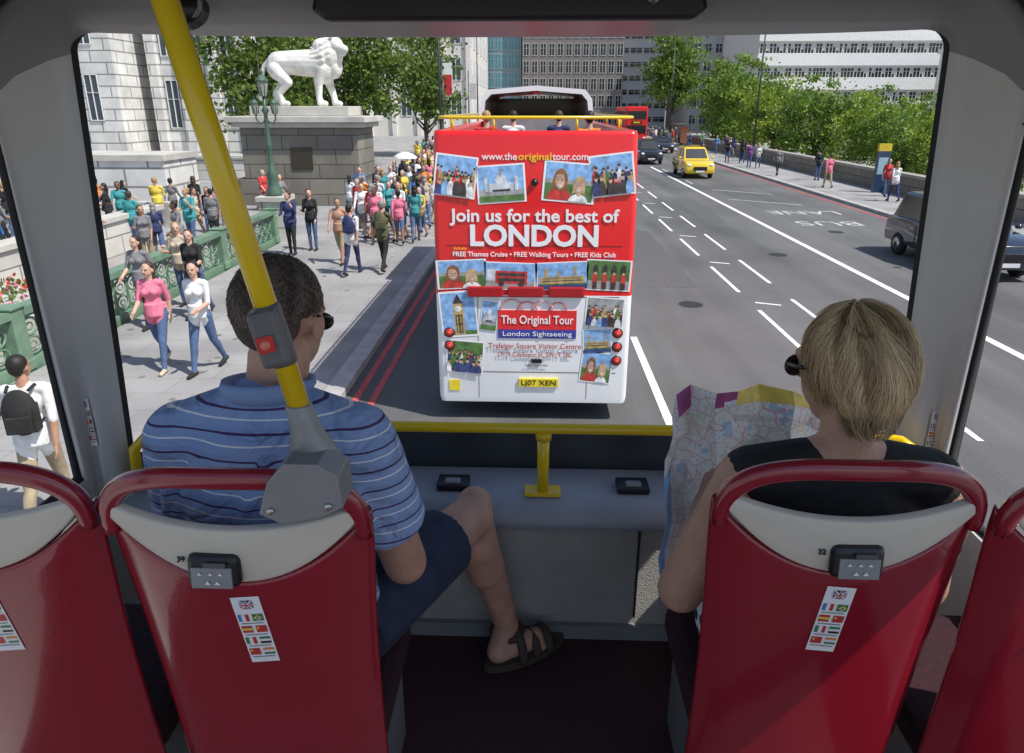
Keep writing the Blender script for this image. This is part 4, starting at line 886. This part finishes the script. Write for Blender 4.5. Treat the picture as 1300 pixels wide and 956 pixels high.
def sticker(b,P,w=.04,h=.105,lead=True):
    M('flag_white',CL['white'],.4); k_=h/.112
    b.add([P(-w/2,-h/2,0),P(w/2,-h/2,0),P(w/2,h/2,0),P(-w/2,h/2,0)],[(0,1,2,3)],M('sticker_white',(.8,.8,.8),.4,var=.02))
    rows=[('fr','br'),('es','cn'),('it','ae'),('cn','in')]; fh=.0115*k_; fw=w*.38
    sflag(b,-w*.22,h/2-.019*k_,w*.44,.0135*k_,'uk',P)
    for i,(a,c) in enumerate(rows):
        z=h/2-.040*k_-i*.0195*k_; sflag(b,-w*.44,z,fw,fh,a,P); sflag(b,w*.06,z,fw,fh,c,P)
        b.add([P(-w*.4,z-.0045*k_,1),P(w*.4,z-.0045*k_,1),P(w*.4,z-.003*k_,1),P(-w*.4,z-.003*k_,1)],[(0,1,2,3)],M('flag_grey',CL['grey'],.4))
def seat(xc,num,label,dy=0.):
    r=empty('passenger_seat',(xc,1.1+dy,2.45),label,'seat','upper deck passenger seats')
    def Sf(u,z,off=0):
        k=(3.526-z); y=.935+k*.10-.03*(1-(u/.23)**2)
        return (u,y-1.1-off,z-2.45)
    def hw(z): 
        t=max(0,(3.43-z)/.55); return .226-.022*t*t/(t*t+.19)
    def zlow(u): return 3.305+.125*(abs(u)/.215)**2.1
    def zup(u): return 3.412+.036*(abs(u)/.215)**2
    b=B(); nu=28; nv=18; vs=[];fs=[]
    for i in range(nu+1):
        s=-1+2*i/nu
        for j in range(nv+1):
            zt=zlow(s*.215); z=zt+(2.74-zt)*j/nv; x_,y_,z_=Sf(s*hw(z),z)
            vs.append((x_,y_+.02*(max(0,abs(s)-.72)/.28)**1.5,z_))
    for i in range(nu):
        for j in range(nv): a=i*(nv+1)+j; fs.append((a,a+1,a+nv+2,a+nv+1))
    b.add(vs,fs,sred,True); o=b.build('back_shell',parent=r,world=False,fixn=False,solid=-.022)
    md=o.modifiers.new('b','BEVEL'); md.width=.007; md.segments=3; md.limit_method='ANGLE'; md.angle_limit=1.
    b=B(); vs=[];fs=[]
    for i in range(nu+1):
        u=-.208+.416*i/nu; a=zup(u); c=zlow(u)+.001
        if a<c+.004: a=c+.004
        for j in range(4): z=c+(a-c)*j/3; vs.append(Sf(u,z,.002))
    for i in range(nu):
        for j in range(3): a=i*4+j; fs.append((a,a+1,a+5,a+4))
    b.add(vs,fs,scream,True); o=b.build('cream_insert',parent=r,world=False,fixn=False,solid=.02)
    md=o.modifiers.new('b','BEVEL'); md.width=.005; md.segments=2; md.limit_method='ANGLE'; md.angle_limit=1.
    path=[]
    for k in range(41):
        a=PI*k/40; c=math.cos(a); s=math.sin(a); ee=.62
        u=.211*math.copysign(abs(c)**ee,-c) if abs(c)>1e-6 else 0; z=3.385+.122*abs(s)**.75
        path.append(Sf(u,z,-.010))
    b=B(); rings=[]
    for i,p in enumerate(path):
        p=Vector(p); t=(Vector(path[min(i+1,40)])-Vector(path[max(i-1,0)])).normalized(); nrm=Vector((0,-1,0)); w=t.cross(nrm).normalized(); nr=w.cross(t).normalized()
        q=.0175-.004*max(0,1-min(i,40-i)/6.)
        rings.append([p+w*q*math.copysign(abs(math.cos(2*PI*e/16))**.7,math.cos(2*PI*e/16))+nr*.015*math.sin(2*PI*e/16) for e in range(16)])
    b.rings(rings,sred,True,True); b.build('grab_handle',parent=r,world=False)
    b=B(); b.ell((0,-.06,.66),(.17,.03,.24),sfab)
    b.build('back_cushion',parent=r,world=False)
    b=B(); b.box((0,.14,.34),(.36,.38,.09),sfab); b.build('seat_cushion',parent=r,world=False,bevel=.03)
    for sx in(-.15,.11):
        b=B(); b.bx(sx,sx+.04,0,.3,0,.295,greym); b.build('leg',parent=r,world=False)
    uo=.012 if num in('32','31') else -.03
    p=Vector(Sf(uo,3.338)); Rt=Matrix.Rotation(-.1,3,'X')
    b=B(); b.box(p+Vector((0,-.006,0)),(.086,.026,.06),black,Rt); b.build('audio_unit',parent=r,world=False,bevel=.011)
    b=B(); b.box(p+Vector((0,-.0205,-.006)),(.066,.004,.036),M('unit_face',(.25,.25,.26),.3),Rt)
    b.box(p+Vector((.008,-.0225,.019)),(.036,.003,.008),M('unit_face2',(.08,.08,.09),.2),Rt)
    for dx in(-.006,.01):
        b.add([p+Vector((dx-.005,-.0255,-.016)),p+Vector((dx+.005,-.0255,-.016)),p+Vector((dx,-.0255,-.009))],[(0,1,2)],white)
    for dx in(-.018,.0,.016): b.add([p+Vector((dx-.004,-.0245,.001)),p+Vector((dx+.004,-.0245,.001)),p+Vector((dx,-.0245,.006))],[(0,1,2)],white)
    b.build('control_face',parent=r,world=False,fixn=False)
    tp=Vector(Sf(uo-.057,3.352,.005)); text(num,.014,bk,r,tp,rot=(PI/2-.1,0,0),name='seat_number')
    left=num in('39','40'); tilt=.1 if left else -.08; su=.012 if left else -.002; sz=3.20
    def P(x,zz,l):
        X=x*math.cos(tilt)-zz*math.sin(tilt); Z=x*math.sin(tilt)+zz*math.cos(tilt)
        return Sf(su+X,sz+Z,.0015+.0006*l)
    b=B(); sticker(b,P,.05,.15); b.build('flag_sticker',parent=r,world=False,fixn=False)
    return r
seat(-.487,'39','red plastic bus seat back with cream insert numbered 39')
seat(.527,'32','red plastic bus seat back with cream insert numbered 32',.06)
seat(-.955,'40','red bus seat back beside the wall window',.01)
seat(.985,'31','red bus seat back next to the wall',.04)
for s,z in((-1,3.19),(1,3.22)):
    b=B()
    i0=min(range(len(loops[1])),key=lambda i:abs(loops[1][i][2]-z)+(0 if (loops[1][i][0]-CX)*s>0 else 9))
    A=Vector(loops[2][i0]);Bv=Vector(loops[3][i0]); t=(Bv-A).normalized(); mid=(A+Bv)/2; nrm=Vector((t.y,-t.x,0)).normalized(); 
    if nrm.y>0: nrm=-nrm
    ax=-t if s<0 else t
    def P(x,zz,l): return mid+ax*x+Vector((0,0,zz))+nrm*(.022+.0008*l)
    sticker(b,P,.04,.15); b.build('flag_sticker',parent=cab,fixn=False,solid=.0003)

# ------------------------------------------------------------------ hero: man
jean=M('cloth_darkdenim',(.022,.03,.06),.9,var=.3,scale=20,bump=.8,bs=30)
skM=M('skin_man',(.5,.27,.19),.5,var=.16,scale=18,bump=.25,bs=120); skW=M('skin_woman',(.52,.3,.21),.5,var=.16,scale=18,bump=.25,bs=120)
mc=-.495
man=empty('person',(mc,1.2,2.45),'man in striped blue polo shirt and dark shorts sitting','person')
HP=(-.468,1.195,3.68); HS=.96
hp,HT,HR=head(HP,yaw=-.22,pitch=-.34,s=HS,hair=None)
P=list(hp)
P+=[('c',(mc+.005,1.145,3.48),(-.47,1.17,3.62),.056,.056,'skin'),('e',(mc,1.19,3.05),(.15,.11,.15),None,'skin'),('e',(mc,1.16,3.33),(.16,.095,.17),None,'skin'),('c',(mc-.13,1.145,3.455),(mc+.13,1.145,3.455),.045,.045,'skin')]
for s,el,wr in((1,(-.272,1.225,3.13),(-.36,1.43,3.135)),(-1,(-.70,1.2,3.13),(-.58,1.42,3.14))):
    P+=[('c',(mc+s*.17,1.145,3.44),el,.048,.047,'skin'),('c',el,wr,.047,.028,'skin'),('c',Vector(el)+(Vector(wr)-Vector(el))*.15,Vector(el)+(Vector(wr)-Vector(el))*.4,.048,.042,'skin')]
    P+=hand(wr,(-s*.5,.85,-.1),(0,0,-1),-s,.35)
legs=[((-.40,1.2,2.985),(-.165,1.6,3.0),(-.075,1.69,2.56),(-.10,1.64,2.505),(.06,1.74,2.495)),((-.58,1.2,2.985),(-.66,1.62,3.0),(-.66,1.62,2.56),(-.66,1.58,2.505),(-.68,1.74,2.495))]
for h_,k_,a_,he,to in legs:
    P+=[('c',h_,k_,.085,.06,'skin'),('c',k_,a_,.055,.037,'skin')]
    kv=Vector(k_);av=Vector(a_); P+=[('c',kv+(av-kv)*.2+Vector((-.012,-.014,0)),kv+(av-kv)*.45+Vector((-.01,-.012,0)),.057,.05,'skin'),('e',kv+Vector((.005,.03,.02)),(.05,.045,.05),None,'skin'),('c',a_,he,.037,.034,'skin'),('c',he,Vector(he).lerp(Vector(to),.7),.034,.033,'skin')]
    dv=(Vector(to)-Vector(he)).normalized(); lv=Vector((-dv.y,dv.x,0))
    for q,L in zip((.032,.014,-.003,-.019,-.033),(.055,.05,.046,.04,.032)):
        st=Vector(he).lerp(Vector(to),.68)+lv*q+Vector((0,0,-.012)); P.append(('c',st,st+dv*L,.014 if q<.03 else .018,.009 if q<.03 else .014,'skin'))
blob('body',P,.006,[('skin',skM),('lip',lipm),('eye',eyem)],parent=man,smooth=3)
Q=[('e',(mc,1.2,3.04),(.175,.14,.13),None,'s'),('e',(mc,1.18,3.2),(.17,.135,.17),None,'s'),('e',(mc,1.145,3.36),(.19,.128,.165),None,'s'),('e',(mc,1.14,3.44),(.18,.106,.1),None,'s'),('c',(mc-.15,1.14,3.462),(mc+.15,1.14,3.462),.07,.07,'s'),
   ('c',(mc,1.135,3.53),(mc-.15,1.14,3.475),.064,.062,'s'),('c',(mc,1.135,3.53),(mc+.15,1.14,3.475),.064,.062,'s')]
for s in(-1,1): Q+=[('c',(mc+s*.165,1.14,3.462),(mc+s*.178,1.16,3.40),.073,.073,'s'),('k',(mc+s*.172,1.145,3.44),(mc+s*.20,1.195,3.25),.071,.079,'s')]
for (x0,z0,x1,z1) in((-.1,3.45,-.17,3.33),(.1,3.45,.17,3.34),(-.13,3.3,-.05,3.2),(.13,3.28,.04,3.19),(-.02,3.27,-.1,3.16),(.17,3.38,.2,3.3),(-.17,3.4,-.2,3.3),(.03,3.46,.1,3.4),(.0,3.4,-.06,3.3),(.06,3.36,.12,3.27)):
    yb=1.024+abs(x0)*.28; Q.append(('c',(mc+x0,yb,z0),(mc+x1,1.03+abs(x1)*.3,z1),.015,.007,'s'))
blob('polo_shirt',Q,.006,[('s',stripemat())],parent=man,smooth=5)
b=B(); cc=Vector((mc+.008,1.143,3.565)); b.tube([cc+Vector((.068*math.cos(a),.074*math.sin(a),-.014*math.sin(a))) for a in [2*PI*k/24 for k in range(24)]],.022,M('collar_blue',(.22,.31,.54),.9,var=.1,bump=.3,bs=200),8,sx=.5,closed=True); b.build('shirt_collar',parent=man)
Q=[('e',(mc,1.2,2.97),(.18,.15,.11),None,'s')]
for h_,k_,*_r in legs: Q.append(('k',h_,Vector(h_).lerp(Vector(k_),.74),.103,.09,'s'))
blob('shorts',Q,.007,[('s',jean)],parent=man,smooth=4)
for h_,k_,a_,he,to in legs:
    dv=(Vector(to)-Vector(he)).normalized(); mid=(Vector(he)+Vector(to))/2; ang=math.atan2(dv.y,dv.x); RM=Matrix.Rotation(ang,3,'Z')
    b=B(); sm=M('sandal_brown',(.06,.04,.03),.8,bump=.4)
    pts=[]
    for k in range(20):
        a=2*PI*k/20; p=RM@Vector((.14*math.cos(a),.047*math.sin(a)*(1+.15*math.cos(a)),0)); pts.append((mid.x+p.x,mid.y+p.y))
    b.prism(pts,'z',2.451,2.475,sm)
    for f in(-.03,.02,.065):
        arc=[Vector((mid.x,mid.y,0))+RM@Vector((f,.047*math.cos(a),0))+Vector((0,0,2.465+(.085 if f<0 else .06)*math.sin(a))) for a in [PI*k/10 for k in range(11)]]
        b.tube(arc,.014,sm,6,sx=.5)
    b.tube([Vector(a_)+Vector((.045*math.cos(a),.045*math.sin(a),-.02)) for a in [2*PI*k/14 for k in range(14)]],.011,sm,6,closed=True)
    b.build('sandal',parent=man)
def locks(name,parent,T,c,r,n,col1,col2,th,L,rad,maxth,wild=.04,seed=1,jit=.1,lift=.9,sw=.22,dp=.16):
    g=np.random.default_rng(seed); VS=[];FS=[];CS=[]; K=8; m=hairmat(name+'_strands',col1,col2)
    for i in range(n):
        t0=math.acos(1-2*g.random()*(1-math.cos(th[1]))/2); ph=g.uniform(-PI,PI)
        mx=maxth(ph)+g.normal()*jit
        if t0>mx: continue
        ln=L*g.uniform(.5,1.2); t1=min(t0+ln,mx); off=g.uniform(.0,wild); clump=math.sin(ph*9+2*math.sin(ph*3)+t0*2); dph=g.normal()*dp+sw*math.sin(ph*4+t0*3); pts=[]
        for k in range(K):
            f=k/(K-1); t=t0+(t1-t0)*f; p=ph+dph*f; rr=1+off*(.4+f*lift)+.022*clump
            pts.append(T(Vector((c[0]+r[0]*rr*math.sin(t)*math.sin(p),c[1]+r[1]*rr*math.sin(t)*math.cos(p),c[2]+r[2]*rr*math.cos(t)))))
        base=len(VS); cval=min(1,max(0,.5+.3*clump+g.normal()*.2)); q=rad*g.uniform(.6,1.3)
        for k,p in enumerate(pts):
            t=(pts[min(k+1,K-1)]-pts[max(k-1,0)]); 
            if t.length<1e-7: t=Vector((0,0,1))
            t.normalize(); u=t.orthogonal().normalized(); w=t.cross(u); w_=q*(1-.8*k/(K-1)) if k else q*.5
            for j in range(3): a=2*PI*j/3; VS.append(p+(u*math.cos(a)+w*math.sin(a))*w_); CS.append(cval)
        for k in range(K-1):
            for j in range(3): FS.append((base+k*3+j,base+k*3+(j+1)%3,base+(k+1)*3+(j+1)%3,base+(k+1)*3+j))
    off_=Vector(wloc(parent)); me=bpy.data.meshes.new(name); me.from_pydata([tuple(v-off_) for v in VS],[],FS); me.materials.append(m)
    ca=me.color_attributes.new('Col','FLOAT_COLOR','POINT'); ca.data.foreach_set('color',np.array([[q,q,q,1] for q in CS]).ravel())
    me.polygons.foreach_set('use_smooth',[True]*len(FS)); o=bpy.data.objects.new(name,me); COL.objects.link(o); o.parent=parent; return o
def E_(T,Rm,s,p,r,t): return ('e',T(p),tuple(x*s for x in r),Rm,t)
blob('hair',[E_(HT,HR,HS,(0,-.02,.042),(.081,.089,.083),'h'),E_(HT,HR,HS,(0,-.05,-.005),(.066,.052,.06),'h')],.006,[('h',M('hair_base_brown',(.08,.055,.04),.7,var=.4,scale=60,bump=.6,bs=300))],parent=man)
locks('short_hair',man,HT,(0,-.024,.032),(.081,.087,.089),9000,(.04,.027,.02),(.24,.19,.15),(0,2.3),.2,.001,lambda p:1.15 if abs(p)<.7 else (1.5 if abs(p)<1.5 else (1.75 if abs(p)<2.0 else 2.2)),.05,2,.06)
b=B(); 
for s in(-1,1):
    b.tube([HT((s*.084,-.015,.012)),HT((s*.079,.05,.012)),HT((s*.06,.084,.01))],.0028,black,6); b.ell(HT((s*.034,.089,.004)),(.027,.006,.018),black,HR)
b.build('sunglasses',parent=man)

# ------------------------------------------------------------------ hero: woman
wc=.58; WY=.04
wom=empty('person',(wc,1.2+WY,2.45),'blond woman in black sleeveless top sitting and reading map','person')
def wv(x,y,z): return (x,y+WY,z)
WH=wv(wc-.015,1.135,3.605); WS=.93
hp,WT,WR=head(WH,yaw=.5,pitch=-.22,s=WS,hair=None)
P=list(hp)+[('c',wv(wc,1.115,3.40),wv(wc,1.13,3.56),.047,.048,'skin'),('e',wv(wc,1.12,3.29),(.15,.095,.15),None,'skin'),('e',wv(wc,1.18,3.03),(.155,.11,.15),None,'skin'),('c',wv(wc-.14,1.12,3.39),wv(wc+.14,1.12,3.39),.05,.05,'skin'),('c',wv(wc-.1,1.12,3.41),wv(wc,1.12,3.45),.04,.045,'skin'),('c',wv(wc+.1,1.12,3.41),wv(wc,1.12,3.45),.04,.045,'skin')]
for s,el,wr in((-1,(.315,1.17,3.09),(.405,1.36,3.19)),(1,(.83,1.2,3.09),(.73,1.40,3.2))):
    el=wv(*el); wr=wv(*wr)
    P+=[('c',wv(wc+s*.175,1.12,3.385),el,.056,.05,'skin'),('c',el,wr,.047,.027,'skin')]
    P+=hand(wr,(.1 if s<0 else -.2,.75,.5),(-s*1.,.1,.0),s*1,.55,s=.93)
for s in(-1,1): P+=[('c',wv(wc+s*.09,1.2,2.97),wv(wc+s*.11,1.6,2.98),.085,.06,'skin'),('c',wv(wc+s*.11,1.6,2.98),wv(wc+s*.11,1.62,2.56),.055,.036,'skin'),('c',wv(wc+s*.11,1.56,2.5),wv(wc+s*.12,1.68,2.49),.035,.03,'skin')]
blob('body',P,.006,[('skin',skW),('lip',lipm),('eye',eyem)],parent=wom,smooth=3)
blk=M('cloth_blacktop',(.014,.014,.016),.85,var=.3,scale=20,bump=.8,bs=18)
Q=[('e',wv(wc,1.18,3.06),(.165,.12,.13),None,'s'),('e',wv(wc,1.15,3.18),(.155,.115,.14),None,'s'),('e',wv(wc,1.12,3.3),(.175,.115,.125),None,'s'),('c',wv(wc-.14,1.115,3.39),wv(wc+.14,1.115,3.39),.058,.058,'s'),('c',wv(wc-.06,1.12,3.42),wv(wc-.165,1.12,3.39),.05,.06,'s'),('c',wv(wc+.06,1.12,3.42),wv(wc+.165,1.12,3.39),.05,.06,'s')]
blob('sleeveless_top',Q,.006,[('s',blk)],parent=wom,smooth=5)
Q=[('e',wv(wc,1.2,2.96),(.19,.15,.11),None,'s')]+[('k',wv(wc+s*.09,1.2,2.97),wv(wc+s*.11,1.52,2.98),.105,.09,'s') for s in(-1,1)]+[('k',wv(wc-.1,1.1,2.98),wv(wc-.1,1.3,2.98),.12,.11,'s')]
blob('patterned_skirt',Q,.008,[('s',flowermat('skirt_pattern',45))],parent=wom,smooth=4)
blob('hair',[E_(WT,WR,WS,(0,-.028,.03),(.088,.089,.096),'h'),E_(WT,WR,WS,(0,-.05,-.045),(.066,.05,.075),'h')],.006,[('h',M('hair_base_blond',(.26,.155,.07),.6,var=.4,scale=50,bump=.6,bs=200))],parent=wom)
locks('layered_hair',wom,WT,(0,-.028,.014),(.093,.097,.115),16000,(.3,.17,.075),(.9,.7,.42),(0,2.5),.75,.0011,lambda p:1.25 if abs(p)<.6 else (1.75 if abs(p)<1.15 else (2.05 if abs(p)<1.7 else 2.5)),.1,7,.13,lift=.8,sw=.3,dp=.07)
locks('nape_hair',wom,WT,(0,-.045,-.045),(.069,.056,.09),2800,(.2,.115,.055),(.7,.52,.3),(0,2.8),.55,.001,lambda p:1.2 if abs(p)<1.3 else 2.55,.08,9,.13,dp=.07)
b=B(); 
for s in(-1,1):
    b.tube([WT((s*.088,-.02,.012)),WT((s*.083,.05,.012)),WT((s*.062,.086,.01))],.004,black,6); b.ell(WT((s*.035,.09,.003)),(.03,.008,.021),black,WR)
b.build('sunglasses',parent=wom)
mp=B(); mm=mapmat(); cols=[(.312,1.42),(.335,1.47),(.375,1.49),(.42,1.45),(.47,1.48),(.53,1.51),(.60,1.47),(.65,1.5),(.70,1.52)]
def mpt(i,j):
    x,y=cols[i]; f=j/12; z0=2.91 if i<3 else (3.0 if i<4 else 3.10); z1=(3.39,3.415,3.425,3.43,3.43,3.425,3.42,3.405,3.37)[i]; z=z0+(z1-z0)*f; sag=.011*math.sin(i*1.7+j*.9)+(.009 if j%3==0 else 0)
    return (x+(1-f)*-.012*(i<3)+.005*math.sin(j*1.3+i), y-.07*(1-f)+sag, z+sag*.4)
vs=[mpt(i,j) for i in range(9) for j in range(13)]
hdr=M('map_header_purple',(.38,.06,.22),.5,var=.3,scale=40); hy=M('map_header_yellow',(.85,.62,.12),.5,var=.25,scale=40); hb=M('map_blue',(.25,.5,.82),.5,var=.3,scale=30)
for i in range(8):
    for j in range(12):
        a=i*13+j; m=mm
        if j==11: m=hdr if i in(1,3) else (hy if i in(4,5,6) else mm)
        elif i==0: m=hb if j<8 else mm
        mp.add([vs[a],vs[a+13],vs[a+14],vs[a+1]],[(0,1,2,3)],m)
mo=mp.build('tourist_map',label='unfolded paper tourist map held open in both hands',cat='map',fixn=False,solid=.0008)
text('FREE',.017,wt,mo,Vector((.447,1.44,3.414))-Vector(mo.location),rot=(PI/2-.1,0,.5),width=.034,bold=.02)
text('BUS',.03,bk,mo,Vector((.665,1.485,3.27))-Vector(mo.location),rot=(PI/2-.1,0,.5),width=.05,bold=.03)

# ================================================================== light, camera
el,az=R_(56),R_(116)
dv=Vector((math.cos(el)*math.sin(az),math.cos(el)*math.cos(az),math.sin(el)))
sl=bpy.data.lights.new('sun','SUN'); sl.energy=5; sl.angle=R_(.5); sl.color=(1,.96,.9); so=bpy.data.objects.new('sun',sl); so.rotation_euler=(-dv).to_track_quat('-Z','Y').to_euler(); so.location=(20,0,40); COL.objects.link(so)
W=bpy.data.worlds.new('World'); S.world=W; W.use_nodes=True; nt=W.node_tree; bgn=nt.nodes['Background']; sk=nt.nodes.new('ShaderNodeTexSky'); sk.sky_type='NISHITA'; sk.sun_disc=False; sk.sun_elevation=el; sk.sun_rotation=az
nt.links.new(sk.outputs[0],bgn.inputs[0]); bgn.inputs[1].default_value=.14
cd=bpy.data.cameras.new('camera'); cd.lens=24; cd.sensor_width=36; cd.shift_y=-.0346; cd.clip_start=.05; cd.clip_end=3000
co=bpy.data.objects.new('camera',cd); co.location=(0,0,4.05); co.rotation_euler=(R_(90-18.8),0,R_(2.0)); COL.objects.link(co); S.camera=co
